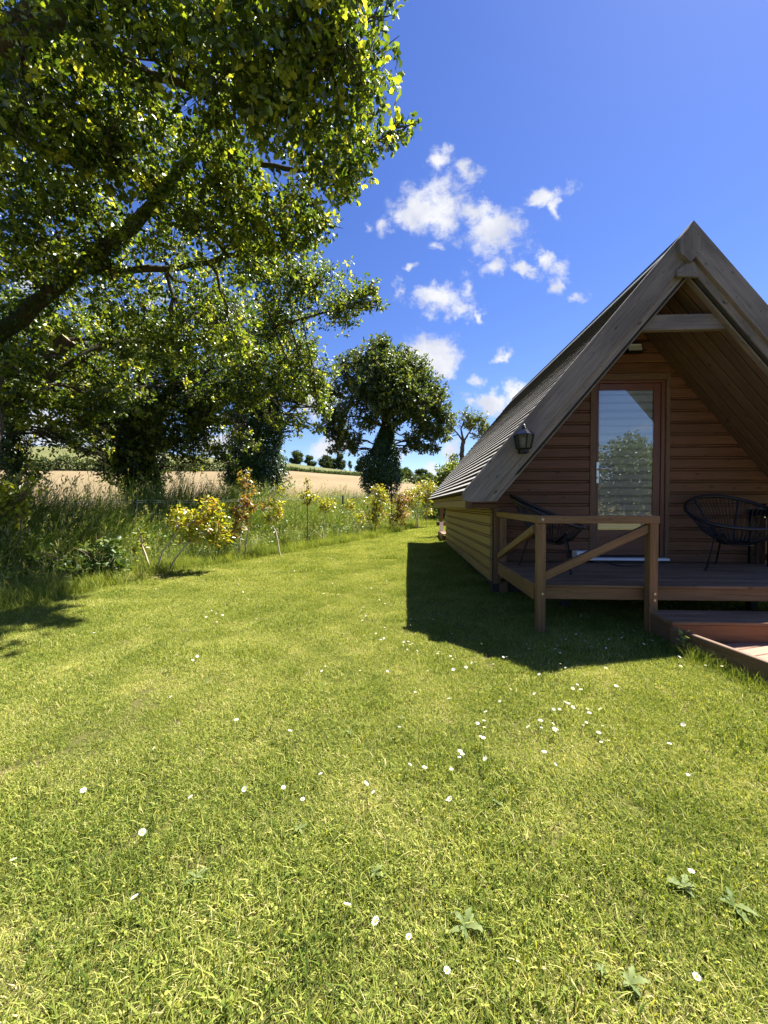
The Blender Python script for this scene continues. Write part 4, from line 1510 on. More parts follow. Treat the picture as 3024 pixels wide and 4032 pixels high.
    mid_tree('oak_tree', 'round-crowned oak with ivy-wrapped trunk standing behind the saplings', b,
             [([b + Vector((0, 0, -.1)), C(1505, 1850), C(1515, 1720), C(1520, 1620)], .28, .20, 'trunk'),
              ([C(1520, 1640), C(1440, 1530), C(1390, 1450)], .12, .03, 'limb'), ([C(1520, 1620), C(1530, 1500), C(1520, 1390)], .13, .03, 'limb'), ([C(1515, 1660), C(1620, 1570), C(1700, 1500)], .12, .03, 'limb'),
              ([C(1515, 1700), C(1620, 1640), C(1720, 1620)], .08, .02, 'limb'), ([C(1510, 1680), C(1420, 1640), C(1330, 1640)], .08, .02, 'limb')],
             [(C(a, c, dy), (r, r, r * .85)) for a, c, r, dy in ((1500, 1400, .85, 0), (1420, 1420, .75, .3), (1590, 1420, .75, .2), (1370, 1490, .75, 0), (1460, 1500, .95, -.6), (1570, 1510, .95, -.6), (1660, 1500, .75, 0), (1340, 1570, .75, 0),
                                                            (1430, 1600, .85, -.8), (1600, 1590, .8, -.8), (1700, 1580, .75, 0), (1310, 1640, .55, 0), (1380, 1680, .6, 0), (1360, 1740, .45, 0), (1660, 1670, .60, 0), (1730, 1650, .45, 0), (1620, 1720, .35, 0), (1700, 1720, .4, 0),
                                                            (1400, 1775, .25, 0), (1650, 1770, .22, 0), (1500, 1350, .5, 0), (1740, 1690, .3, 0), (1310, 1720, .3, 0), (1520, 1560, 1.0, .8), (1480, 1640, .5, .6), (1340, 1690, .55, .2), (1400, 1730, .4, -.3), (1300, 1590, .6, 0), (1660, 1590, .8, -.4), (1740, 1630, .5, 0), (1680, 1690, .5, .2), (1560, 1660, .5, -.5), (1450, 1660, .6, -.5), (1640, 1450, .7, 0), (1360, 1440, .6, 0), (1490, 1450, .9, -.4), (1560, 1460, .8, -.6), (1420, 1540, .8, -.9), (1510, 1580, .9, -.9), (1590, 1540, .8, -.9), (1380, 1620, .7, -.5), (1640, 1620, .7, -.6), (1350, 1660, .6, -.3), (1720, 1550, .6, .2), (1300, 1560, .5, .2), (1320, 1765, .36, 0), (1690, 1765, .34, 0), (1640, 1745, .42, -.2), (1390, 1760, .36, -.2), (1740, 1710, .36, .1), (1285, 1690, .36, 0), (1600, 1775, .25, 0), (1720, 1770, .2, 0))],
             125, .125, M_MID, 6, -.45, ivy=[([b, C(1500, 1900), C(1505, 1850), C(1500, 1800), C(1515, 1740), C(1520, 1680)], [.70, .90, 1.0, .80, .42, .25], 13000, .12)], tint=(.42, .24))
    # thin-topped tree behind the roof
    Y = 33.0
    b = Vector((at(1815, 1900, Y).x, Y, 0))
    b.z = G(b.x, b.y)
    mid_tree('oak_tree', 'thin open-topped tree with bare forked limbs beside the cabin roof', b,
             [([b + Vector((0, 0, -.1)), C2(1815, 1850, Y), C2(1820, 1760, Y), C2(1825, 1735, Y)], .22, .16, 'trunk'),
              ([C2(1825, 1740, Y), C2(1800, 1705, Y), C2(1775, 1680, Y)], .09, .03, 'limb'), ([C2(1825, 1738, Y), C2(1850, 1700, Y), C2(1870, 1665, Y)], .09, .03, 'limb'),
              ([C2(1825, 1738, Y), C2(1815, 1690, Y), C2(1830, 1650, Y)], .10, .04, 'limb'), ([C2(1850, 1705, Y), C2(1880, 1715, Y), C2(1910, 1700, Y)], .06, .02, 'limb')],
             [(C2(a, c, Y), (r, r, r * .7)) for a, c, r in ((1790, 1655, .9), (1840, 1640, .9), (1885, 1655, .9), (1915, 1685, .7), (1765, 1690, .7), (1850, 1675, .7), (1815, 1680, .5), (1890, 1700, .45), (1770, 1725, .3), (1870, 1720, .3), (1800, 1840, .9), (1830, 1800, .4), (1790, 1800, .4), (1815, 1880, 1.0), (1780, 1870, .8))],
             55, .17, M_MID, 6, -.25, tint=(.62, .2), shape=DIAMOND)
    # leafy bush at the cabin's far corner
    Y = 15.5
    b = Vector((at(1745, 2000, Y).x, Y, 0))
    b.z = G(b.x, b.y)
    root = empty('leafy_bush', b, label='dense light-green bush rising beside the far eave of the cabin', cat='bush')
    bl = [(at(a, c, Y), (r, r, r)) for a, c, r in ((1745, 1870, .50), (1722, 1920, .48), (1775, 1845, .42), (1790, 1900, .55), (1740, 1970, .55), (1705, 1975, .38), (1790, 1990, .55), (1750, 2050, .55), (1760, 1920, .5))]
    tb = Tubes()
    for c, r in bl:
        tb.add(bend(b, c, 4, 0, .05), [.04, .03, .02, .01], 5)
    obj('stem', tb.mesh('stem', M_STEMD), root)
    P, D = blob_clusters([(tuple(c), r) for c, r in bl], 150, -.6, 3, 4)
    foliage_part(root, cluster_leaves('foliage', P, D, M_BUSH, OVAL, .10, 6, .5, (.6, .2)), 'foliage')


def C2(a, c, Y):
    return at(a, c, Y)


hedgerow_trees()


# ------------------------------------------------------------------ far trees and hedges on the hill
def far_tree(px, py_base, h_px, w_px, dist, label, slim=False):
    d = ray(px, py_base)
    k = dist / d.y
    x, y = d.x * k, dist
    z = G(x, y)
    base = Vector((x, y, z - .3))
    h = h_px / F_PX * dist
    w = w_px / F_PX * dist
    root = empty('hill_tree', base, label=label, cat='tree', group='trees along the hill ridge')
    top = base + Vector((0, 0, h))
    obj('trunk', Tubes().add([base, base + Vector((w * .03, 0, h * .4)), base + Vector((-w * .02, 0, h * .75))], [h * .05, h * .035, h * .015], 7).mesh('trunk', M_BARK), root)
    tb = Tubes()
    bl = []
    rnd = random.Random(int(px))
    for i in range(7 if not slim else 4):
        a = rnd.uniform(0, 6.28)
        q = base + Vector((math.cos(a) * w * .30, math.sin(a) * w * .30, h * rnd.uniform(.30, .85)))
        bl.append((tuple(q), (w * .24, w * .24, h * .15)))
        tb.add(bend(base + Vector((0, 0, h * .35)), q, 4, 0, .05, rnd), [h * .02, h * .015, h * .01, h * .005], 5)
    bl.append((tuple(base + Vector((0, 0, h * .82))), (w * .28, w * .28, h * .17)))
    if not slim:
        bl.append((tuple(base + Vector((0, 0, h * .16))), (w * .34, w * .34, h * .15)))
        bl.append((tuple(base + Vector((w * .2, 0, h * .34))), (w * .28, w * .28, h * .2)))
    obj('limb', tb.mesh('limb', M_BARK), root)
    P, D = blob_clusters(bl, 22, -.3, 1.2, int(px), .5, .5)
    foliage_part(root, cluster_leaves('crown', P, D, M_FAR, DIAMOND, .55, 5, .4, (.4, .22)))


FAR = [(275, 1835, 75, 80, 150, 'broad dark tree standing alone on the hill behind the ivy oak'), (1164, 1843, 55, 55, 175, 'broad low tree on the ridge just right of the stout ivy trunk'),
       (1222, 1846, 45, 48, 180, 'open-crowned tree on the ridge, second right of the stout ivy trunk'), (1282, 1850, 56, 52, 180, 'fullest round tree in the middle of the ridge line'),
       (1313, 1853, 46, 38, 185, 'small round tree touching the fullest ridge tree'), (1343, 1858, 70, 38, 180, 'tallest upright tree on the hill ridge'),
       (1378, 1862, 42, 14, 175, 'thin wispy tree right of the tallest ridge tree'), (1414, 1868, 50, 36, 170, 'dark bushy tree on the ridge beside the round oak'),
       (1598, 1896, 48, 55, 190, 'low hazy tree seen right of the round oak trunk'), (1660, 1893, 50, 48, 190, 'flat-topped far tree left of the light-green bush'),
       (190, 1783, 22, 40, 205, 'tiny tree on the skyline at the far left'), (1690, 1900, 40, 30, 200, 'small far tree just behind the light-green bush')]
for a in FAR:
    far_tree(a[0], a[1], a[2], a[3], a[4], a[5], a[3] < 20)


def far_hedge(name, label, px0, px1, dist, h, n, mat, sz=1.0):
    ta0, ta1 = (px0 - 1583) / F_PX, (px1 - 1583) / F_PX
    ta = RNG.uniform(ta0, ta1, n)
    r = dist + RNG.uniform(-1.5, 1.5, n)
    ca = 1 / np.sqrt(1 + ta * ta)
    x, y = r * ta * ca, r * ca
    h = np.interp(ta, [-.75, -.45, -.28], [h, h * .8, h * .28]) if name == 'field_hedge' else h
    hh = h * (1 + .35 * hash_noise(np.stack([ta * 60, ta * 0, ta * 0], 1), 1.0, 5))
    z = ground_np(x, y) + hh * RNG.uniform(0, 1, n) ** .8
    P = np.stack([x, y, z], 1)
    c = Vector(tuple(P.mean(0)))
    root = empty(name, (c.x, c.y, G(c.x, c.y)), label=label, cat='hedge')
    me = leaves_mesh('foliage', P, rnd_dirs(n), rnd_dirs(n) + np.array([0, 0, .8]), RNG.uniform(.5, 1.1, n) * sz, np.clip(RNG.normal(.45, .2, n), 0, 1), DIAMOND, mat)
    foliage_part(root, me, 'foliage')


far_hedge('field_hedge', 'long dark hedge along the top of the tan field', -250, 1480, 131, 2.9, 11000, M_FAR, .75)
far_hedge('ridge_hedge', 'thin hedge on the skyline along the hill ridge', -250, 1900, 198, .8, 5000, M_FAR, .7)
far_hedge('low_hedge', 'low pale hedge at the field edge right of the round oak', 1480, 2100, 120, 3.2, 3000, M_FAR)

# ------------------------------------------------------------------ the rough edge: line of the mown lawn
EDGE = np.array([(-4.9, .6), (-4.5, 2.2), (-4.12, 3.1), (-3.87, 3.7), (-3.65, 4.7), (-3.45, 5.6), (-2.83, 6.4), (-1.65, 8.5), (-.82, 9.7), (0.0, 12.1), (1.3, 14.5), (3.4, 17.5)])


def edge_offset(x, y):
    """Signed distance to the lawn edge: positive on the rough (left, far) side."""
    x, y = np.asarray(x, float), np.asarray(y, float)
    best = np.full(x.shape, 1e9)
    sg = np.zeros(x.shape)
    for (ax, ay), (bx, by) in zip(EDGE[:-1], EDGE[1:]):
        dx, dy = bx - ax, by - ay
        L2 = dx * dx + dy * dy
        t = np.clip(((x - ax) * dx + (y - ay) * dy) / L2, 0, 1)
        qx, qy = ax + t * dx, ay + t * dy
        d = np.hypot(x - qx, y - qy)
        cr = dx * (y - ay) - dy * (x - ax)
        m = d < best
        best = np.where(m, d, best)
        sg = np.where(m, np.sign(cr), sg)
    return best * sg


def blade_tuft(name, n, half, hmin, hmax, wmin, wmax, lean, segs, mat, tint, droop=.5, wind=(0, 0), heads=0, clover=0, power=1.0):
    """A patch of n grass blades."""
    bx = RNG.uniform(-half, half, (n, 2))
    h = hmin + (hmax - hmin) * RNG.uniform(0, 1, n) ** power
    w = RNG.uniform(wmin, wmax, n)
    a = RNG.uniform(0, 2 * math.pi, n)
    ld = np.stack([np.cos(a), np.sin(a)], 1) * RNG.uniform(.1, 1, n)[:, None] * lean + np.array(wind)
    side = np.stack([-np.sin(a + RNG.normal(0, .6, n)), np.cos(a + RNG.normal(0, .6, n)), np.zeros(n)], 1)
    V, k = [], 2 * segs + 1
    for s in range(segs + 1):
        t = s / segs
        c = np.zeros((n, 3))
        c[:, 0:2] = bx + ld * (h * (t ** 1.8))[:, None]
        c[:, 2] = h * (t - droop * np.linalg.norm(ld, axis=1) * t * t * .5)
        ww = w * (1 - t) ** .6 if s < segs else w * 0
        if s < segs:
            V += [c - side * ww[:, None] * .5, c + side * ww[:, None] * .5]
        else:
            V += [c]
    V = np.stack(V, 1)
    tri = []
    for s in range(segs - 1):
        i = 2 * s
        tri += [(i, i + 1, i + 3), (i, i + 3, i + 2)]
    i = 2 * (segs - 1)
    tri += [(i, i + 1, i + 2)]
    F = (np.array(tri)[None] + (np.arange(n) * k)[:, None, None]).reshape(-1, 3)
    T = np.repeat(np.clip(RNG.normal(tint[0], tint[1], n), 0, 1), k)
    V = V.reshape(-1, 3)
    if heads:
        idx = RNG.choice(n, heads, replace=False)
        tips = V.reshape(n, k, 3)[idx, -1]
        m = 5
        P = np.repeat(tips, m, 0) + RNG.normal(size=(heads * m, 3)) * np.array([.008, .008, .035])
        A = np.tile(np.array([wind[0] * 1.2, wind[1], .8]), (heads * m, 1)) + RNG.normal(size=(heads * m, 3)) * .35
        A = unit(A)
        B = unit(np.cross(A, rnd_dirs(heads * m)))
        L = RNG.uniform(.04, .07, heads * m)[:, None]
        hv = np.stack([P, P + A * L * .5 + B * .007, P + A * L, P + A * L * .5 - B * .007], 1).reshape(-1, 3)
        hf = (np.array([(0, 1, 2), (0, 2, 3)])[None] + (np.arange(heads * m) * 4)[:, None, None]).reshape(-1, 3) + len(V)
        V = np.vstack([V, hv])
        F = np.vstack([F, hf])
        T = np.concatenate([T, np.full(len(hv), .92)])
    if clover:
        P = np.column_stack([RNG.uniform(-half, half, (clover, 2)), RNG.uniform(hmin * .6, hmax * .6, clover)])
        A = unit(np.column_stack([RNG.normal(size=(clover, 2)), RNG.normal(0, .25, clover)]))
        Nn = RNG.normal(size=(clover, 3)) * .35 + np.array([0, 0, 1])
        B = unit(np.cross(Nn, A))
        L = RNG.uniform(.004, .009, clover)[:, None]
        C = np.cross(A, B)
        q = [P]
        for t_, w_, u_ in ((.30, .42, .1), (.75, .46, .15), (1.0, .12, 0), (1.0, -.12, 0), (.75, -.46, .15), (.30, -.42, .1)):
            q.append(P + A * L * t_ + B * L * w_ + C * L * u_)
        hv = np.stack(q, 1).reshape(-1, 3)
        hf = (np.array([(0, 1, 2), (0, 2, 3), (0, 3, 4), (0, 4, 5), (0, 5, 6)])[None] + (np.arange(clover) * 7)[:, None, None]).reshape(-1, 3) + len(V)
        V = np.vstack([V, hv])
        F = np.vstack([F, hf])
        T = np.concatenate([T, np.repeat(np.clip(RNG.normal(.4, .15, clover), 0, 1), 7)])
    return bpy.data.objects.new(name, mesh_np(name, V, F, mat, T))


def scatter(name, label, cat, tufts, X, Y, scale, zoff=0.0, tilt=0.0):
    """Tufts of grass standing on the ground at X, Y: one mass of grass."""
    n = len(X)
    src = bpy.data.collections.new(name + '_tufts')
    for o in tufts:
        src.objects.link(o)
    me = bpy.data.meshes.new(name)
    me.vertices.add(n)
    P = np.column_stack([X, Y, ground_np(X, Y) + zoff]).astype(np.float32)
    me.vertices.foreach_set('co', P.ravel())
    a = me.attributes.new('pick', 'INT', 'POINT')
    a.data.foreach_set('value', RNG.integers(0, len(tufts), n).astype(np.int32))
    a = me.attributes.new('turn', 'FLOAT_VECTOR', 'POINT')
    rot = np.column_stack([RNG.normal(0, tilt, n), RNG.normal(0, tilt, n), RNG.uniform(0, 2 * math.pi, n) if tilt == 0 else RNG.uniform(-.7, .7, n)]).astype(np.float32)
    a.data.foreach_set('vector', rot.ravel())
    a = me.attributes.new('size', 'FLOAT', 'POINT')
    a.data.foreach_set('value', np.asarray(scale, np.float32))
    me.update()
    o = obj(name, me)
    tag(o, label, cat, kind='stuff')
    ng = bpy.data.node_groups.new(name + '_nodes', 'GeometryNodeTree')
    ng.interface.new_socket('Geometry', in_out='INPUT', socket_type='NodeSocketGeometry')
    ng.interface.new_socket('Geometry', in_out='OUTPUT', socket_type='NodeSocketGeometry')
    gi, go = ng.nodes.new('NodeGroupInput'), ng.nodes.new('NodeGroupOutput')
    ci = ng.nodes.new('GeometryNodeCollectionInfo')
    ci.inputs['Collection'].default_value = src
    ci.inputs['Separate Children'].default_value = True
    ci.inputs['Reset Children'].default_value = True
    ip = ng.nodes.new('GeometryNodeInstanceOnPoints')
    ip.inputs['Pick Instance'].default_value = True

    def named(nm, typ):
        na = ng.nodes.new('GeometryNodeInputNamedAttribute')
        na.data_type = typ
        na.inputs['Name'].default_value = nm
        return next(s for s in na.outputs if s.enabled and s.name == 'Attribute')

    ng.links.new(gi.outputs[0], ip.inputs['Points'])
    ng.links.new(ci.outputs[0], ip.inputs['Instance'])
    ng.links.new(named('pick', 'INT'), ip.inputs['Instance Index'])
    ng.links.new(named('turn', 'FLOAT_VECTOR'), ip.inputs['Rotation'])
    ng.links.new(named('size', 'FLOAT'), ip.inputs['Scale'])
    ng.links.new(ip.outputs[0], go.inputs[0])
    md = o.modifiers.new('tufts', 'NODES')
    md.node_group = ng
    return o


def jitter_grid(x0, x1, y0, y1, step):
    gx, gy = np.meshgrid(np.arange(x0, x1, step), np.arange(y0, y1, step))
    gx, gy = gx.ravel(), gy.ravel()
    return gx + RNG.uniform(-.5, .5, gx.size) * step, gy + RNG.uniform(-.5, .5, gy.size) * step


def in_cabin(x, y, m=0.0):
    a = (x > X_WL + .02 - m) & (x < X_WR - .02 + m) & (y > Y_WALL - m) & (y < Y_END + m)
    lft = 1.96 + (2.873 - y) * .165
    b = (x > lft - m - .02) & (x < lft + 1.9 + m) & (y < 3.2 + m)
    return a | b


def lawn_grass():
    H = .15
    tufts = [blade_tuft('tuft', 1700, H, .008, .032, .0016, .0042, 1.5, 2, M_GRASS, (.42, .28), .6, clover=50, power=1.2) for _ in range(4)]
    tufts.append(blade_tuft('tuft', 1400, H, .012, .055, .0022, .0048, 1.2, 2, M_GRASS, (.34, .22), .6, clover=170, power=1.7))
    tufts.append(blade_tuft('tuft', 1500, H, .006, .026, .0014, .0036, 1.8, 2, M_GRASS, (.66, .24), .6, clover=15, power=1.1))
    tufts.append(blade_tuft('tuft', 1400, H, .010, .044, .0018, .0058, 1.4, 3, M_GRASS, (.42, .30), .7, clover=70, power=2.0))
    x, y = jitter_grid(-5.6, 7.0, -.9, 16.5, .125)
    eo = edge_offset(x, y)
    keep = (eo < .25) & ~in_cabin(x, y, -.05) & (np.abs(x) < 3.2 + y * 1.05)
    x, y = x[keep], y[keep]
    far = np.clip((y - 4) / 10, 0, 1)
    scatter('lawn_grass', 'short sunlit mown grass covering the lawn', 'grass', tufts, x, y, RNG.uniform(.66, 1.05, len(x)) * (1 + .45 * far) * (1 + .22 * hash_noise(np.column_stack([x, y, 0 * x]), 2.2, 31)))
    # longer fringe where the mower misses
    t2 = [blade_tuft('fringe', 150, .13, .06, .24, .003, .006, .9, 3, M_GRASS, (.34, .16), .7, power=1.2) for _ in range(3)]
    x, y = jitter_grid(-5.6, 4.0, 1.0, 17, .14)
    eo = edge_offset(x, y)
    keep = (eo > -.12) & (eo < .55) & (RNG.uniform(0, 1, len(x)) < .8)
    x, y = x[keep], y[keep]
    # and along the walkway board
    yy = np.arange(.9, 2.75, .06)
    xx = 1.885 + (2.873 - yy) * .165 + RNG.normal(0, .025, len(yy))
    x, y = np.concatenate([x, xx]), np.concatenate([y, yy])
    sc = np.concatenate([RNG.uniform(.7, 1.25, len(x) - len(xx)), RNG.uniform(.3, .6, len(xx))])
    scatter('grass_fringe', 'longer pale grass fringe along the unmown edge and walkway board', 'grass', t2, x, y, sc)


lawn_grass()


def tall_grass():
    wind = (.40, -.06)
    t = [blade_tuft('tall_tuft', 85, .20, .35, 1.35, .005, .012, .50, 5, M_TALL, (.40, .27), .75, wind, heads=6, power=.7) for _ in range(5)]
    x, y = jitter_grid(-10, 6.5, .5, 22, .18)
    eo = edge_offset(x, y)
    keep = (eo > 1.15) & (eo < 3.9) & (RNG.uniform(0, 1, len(x)) < np.clip(1.25 - eo * .14, .5, 1)) & ~in_cabin(x, y, .3)
    x, y, eo = x[keep], y[keep], eo[keep]
    sc = np.clip(.62 + .24 * (eo - 1.1), .6, 1.12) * RNG.uniform(.75, 1.2, len(x)) * (1 + .22 * hash_noise(np.column_stack([x, y, 0 * x]), 1.3, 12))
    sc *= np.clip(1.10 - .030 * np.maximum(0, y - 7), .66, 1.1)
    scatter('tall_grass', 'tall wild grass with seed heads growing behind the wire fence', 'grass', t, x, y, sc, 0, .09)
    t = [blade_tuft('mid_tuft', 110, .16, .15, .62, .004, .009, .65, 4, M_TALL, (.55, .25), .8, (.15, 0), heads=3, power=1.2) for _ in range(4)]
    x, y = jitter_grid(-8, 6.5, .5, 20, .17)
    eo = edge_offset(x, y)
    keep = (eo > .34) & (eo < 1.35) & (RNG.uniform(0, 1, len(x)) < .85) & ~in_cabin(x, y, .3)
    x, y, eo = x[keep], y[keep], eo[keep]
    sc = np.clip(.55 + .6 * (eo - .3), .5, 1.2) * RNG.uniform(.7, 1.2, len(x))
    scatter('meadow_grass', 'knee-high bright meadow grass between the saplings and the fence', 'grass', t, x, y, sc, 0, .09)
    # nettles and broad weeds low in the grass
    n = 22000
    px = RNG.uniform(-9, 5, n * 2)
    py = RNG.uniform(1.5, 18, n * 2)
    eo = edge_offset(px, py)
    k = (eo > .3) & (eo < 1.6)
    px, py, eo = px[k], py[k], eo[k]
    h = RNG.uniform(.05, 1, len(px)) * np.clip(.25 + .35 * eo, .2, .7)
    P = np.column_stack([px, py, ground_np(px, py) + h])
    m = len(P)
    o = obj('weed_undergrowth', leaves_mesh('weed_undergrowth', P, rnd_dirs(m) * np.array([1, 1, .4]), rnd_dirs(m) * .6 + np.array([0, 0, 1]), RNG.uniform(.04, .09, m), np.clip(RNG.normal(.4, .2, m), 0, 1), OVAL, M_TALL))
    tag(o, 'mixed broad-leaved undergrowth among the tall grass', 'undergrowth', kind='stuff')


tall_grass()


# ------------------------------------------------------------------ fence
def fence():
    posts = []
    for px, Y, top in ((535, 6.63, 1969), (1057, 8.93, 1962), (1350, 11.07, 1953), (1542, 13.1, 1938)):
        p = at(px, top, Y)
        posts.append(p)
    first = posts[0] + (posts[0] - posts[1]) * 1.0
    first.z = posts[0].z - .02
    f0 = first + (posts[0] - posts[1]) * .9
    last = posts[-1] + (posts[-1] - posts[-2]) * 1.0
    allp = [f0, first] + posts + [last]
    c = posts[1]
    root = empty('wire_fence', (c.x, c.y, G(c.x, c.y)), label='low wire fence with thin dark posts standing in the tall grass', cat='fence')
    for p in allp:
        g = G(p.x, p.y)
        box('post', M_POST, root, p.x - .022, p.x + .022, p.y - .022, p.y + .022, g - .1, p.z + .015, along='z')
    for dz in (-.01, -.045, -.25, -.5, -.75):
        pts = []
        for a, b in zip(allp[:-1], allp[1:]):
            for t in np.linspace(0, 1, 6)[:-1]:
                q = a.lerp(b, float(t))
                pts.append(q + Vector((0, -.024, dz - .02 * math.sin(math.pi * t))))
        pts.append(allp[-1] + Vector((0, -.024, dz)))
        obj('wire', Tubes().add(pts, .0024, 5).mesh('wire', M_WIRE), root)


fence()


# ------------------------------------------------------------------ saplings and shrubs by the fence
def sapling(name, label, stems, clumps, Y, mat, leaf=.065, per=120, stem_mat=None, n=5, cat='sapling', shape=OVAL, tint=(.5, .22)):
    b = at(stems[0][0][0], stems[0][0][1], Y)
    g = G(b.x, b.y)
    root = empty(name, (b.x, b.y, g), label=label, cat=cat, group='young plants along the fence')
    for st in stems:
        pts = [at(p[0], p[1], Y + (p[2] if len(p) > 2 else 0)) for p in st]
        pts[0].z = min(pts[0].z, G(pts[0].x, pts[0].y)) - .03
        Q = []
        for a, c in zip(pts[:-1], pts[1:]):
            Q += bend(a, c, 4, 0, .02)[:-1]
        Q.append(pts[-1])
        m = len(Q)
        obj('stem', Tubes().add(Q, [.015 - .009 * i / (m - 1) for i in range(m)], 6).mesh('stem', stem_mat or M_STEM), root)
    bl = [(tuple(at(a, c, Y)), (rx / F_PX * Y * 1.2, rx / F_PX * Y * 1.2, ry / F_PX * Y * 1.2)) for a, c, rx, ry in clumps]
    tb = Tubes()
    tips = [at(s[-1][0], s[-1][1], Y) for s in stems] + [at(s[len(s) // 2][0], s[len(s) // 2][1], Y) for s in stems]
    for c, r in bl:
        c = Vector(c)
        q = min(tips, key=lambda t: (t - c).length)
        for i in range(9):
            e = c + Vector([random.gauss(0, .5) * r[j] for j in range(3)])
            tb.add(bend(q, e, 4, -.05, .05), [.007, .005, .004, .002], 4)
    o = obj('twigs', tb.mesh('twigs', stem_mat or M_STEM), root)
    o.name = 'twig_spray'
    o['kind'] = 'stuff'
    P, D = blob_clusters(bl, per * 2.3, -.8, 4, int(stems[0][0][0]), .6)
    foliage_part(root, cluster_leaves('foliage', P, D, mat, shape, leaf, n, .5, tint), 'foliage')


sapling('sapling', 'yellow-green sapling with two pale stems leaning right from one base', [[(612, 2250), (640, 2170), (700, 2090), (770, 2045)], [(655, 2262), (690, 2200), (740, 2140), (800, 2110), (860, 2070)], [(600, 2240), (560, 2150), (545, 2080)]],
        [(800, 2040, 75, 55), (850, 2070, 45, 50), (740, 2060, 40, 40), (830, 1990, 35, 35), (850, 2120, 40, 35), (560, 2130, 20, 45), (690, 2030, 30, 30), (760, 2120, 30, 30)], 5.55, M_SAP)
sapling('sapling', 'tall upright sapling with russet and yellow leaves up its stem', [[(938, 2190), (948, 2100), (962, 1990), (972, 1850)], [(960, 2180), (975, 2090), (1000, 2010)]],
        [(965, 1890, 20, 50), (985, 1960, 36, 45), (960, 2030, 30, 40), (930, 2080, 25, 45), (1010, 1990, 28, 35), (930, 2010, 20, 30)], 6.75, M_SAPR)
sapling('sapling', 'sapling on one bare stem leaning left, yellow leaves on top', [[(1106, 2160), (1085, 2090), (1055, 2050), (1030, 2010)]],
        [(1085, 1985, 26, 40), (1060, 2040, 20, 20), (1095, 2030, 15, 30), (1100, 1930, 18, 25)], 7.0, M_SAP)
sapling('sapling', 'single dark-stemmed sapling with a yellow tuft and a dry spike on top', [[(1209, 2143), (1212, 2060), (1210, 1990), (1208, 1890)]],
        [(1212, 1955, 28, 24), (1230, 1965, 18, 15), (1209, 1905, 8, 22)], 8.2, M_SAP, stem_mat=M_STEMD)
sapling('sapling', 'pale thin sapling topped by a round yellow-green tuft', [[(1271, 2108), (1276, 2050), (1282, 1990)], [(1288, 2134), (1262, 2110), (1235, 2085)]],
        [(1292, 1985, 28, 26), (1270, 2000, 16, 20)], 8.8, M_SAP)
sapling('sapling', 'sapling whose bare stem leans left past the third fence post', [[(1423, 2112), (1400, 2060), (1357, 1998)], [(1425, 2100), (1440, 2040)]],
        [(1380, 1990, 24, 20), (1430, 2030, 25, 25)], 10.0, M_SAP)
sapling('sapling', 'bushy bright yellow sapling between the third and fourth fence posts', [[(1478, 2092), (1480, 2020), (1490, 1940)], [(1485, 2092), (1510, 2000)]],
        [(1490, 1935, 26, 30), (1470, 1985, 35, 30), (1500, 2010, 32, 30), (1450, 2030, 25, 25), (1515, 1960, 20, 30), (1480, 2050, 24, 20)], 10.9, M_SAP)
sapling('sapling', 'russet-leaved sapling just right of the bushy yellow one', [[(1562, 2082), (1565, 2000), (1570, 1950)], [(1570, 2082), (1590, 2010)], [(1555, 2082), (1540, 2030)]],
        [(1570, 1975, 30, 35), (1585, 2025, 30, 30), (1550, 2040, 28, 25), (1600, 1960, 20, 25)], 11.5, M_SAPR)
sapling('sapling', 'slender sapling with two pale stems in the tall grass left of the rear deck', [[(1641, 2068), (1635, 2010), (1605, 1955)], [(1645, 2068), (1645, 2000), (1650, 1940)]],
        [(1610, 1945, 22, 22), (1645, 1935, 20, 25), (1625, 1990, 18, 18)], 12.4, M_SAP)
sapling('sapling', 'yellow sapling nearest the rear deck, a few russet leaves low down', [[(1681, 2066), (1682, 2010), (1672, 1960), (1660, 1910)]],
        [(1655, 1925, 30, 26), (1690, 1920, 28, 25), (1668, 1965, 25, 20), (1690, 1965, 15, 25), (1687, 2015, 14, 18)], 12.8, M_SAP)
sapling('shrub', 'broad-leaved yellow-green shrub cut by the left edge of the frame', [[(30, 2260), (40, 2120), (45, 1980)], [(60, 2260), (80, 2100), (85, 1960)]],
        [(30, 1940, 55, 45), (75, 1970, 40, 35), (40, 2030, 45, 40), (-20, 1990, 50, 60), (140, 1905, 25, 20)], 4.7, M_SAP, .085, 85, M_STEMD, 5, 'shrub', OVAL, (.3, .2))
sapling('shrub', 'low dark shrub with oval leaves on the shaded lawn edge', [[(250, 2330), (240, 2250), (230, 2200)], [(270, 2330), (290, 2250), (310, 2210)]],
        [(210, 2240, 60, 45), (280, 2230, 55, 40), (330, 2270, 45, 35), (160, 2200, 30, 25)], 4.75, M_LAUREL, .075, 95, M_STEMD, 5, 'shrub')
sapling('shrub', 'glossy laurel-like shrub with rounded leaves left of the pale-stemmed sapling', [[(400, 2300), (395, 2220), (400, 2150)], [(420, 2300), (440, 2220), (460, 2170)]],
        [(380, 2190, 60, 50), (440, 2210, 50, 45), (350, 2240, 45, 35), (420, 2140, 35, 30), (470, 2240, 28, 25), (400, 2270, 50, 25)], 4.95, M_LAUREL, .078, 95, M_STEMD, 5, 'shrub')


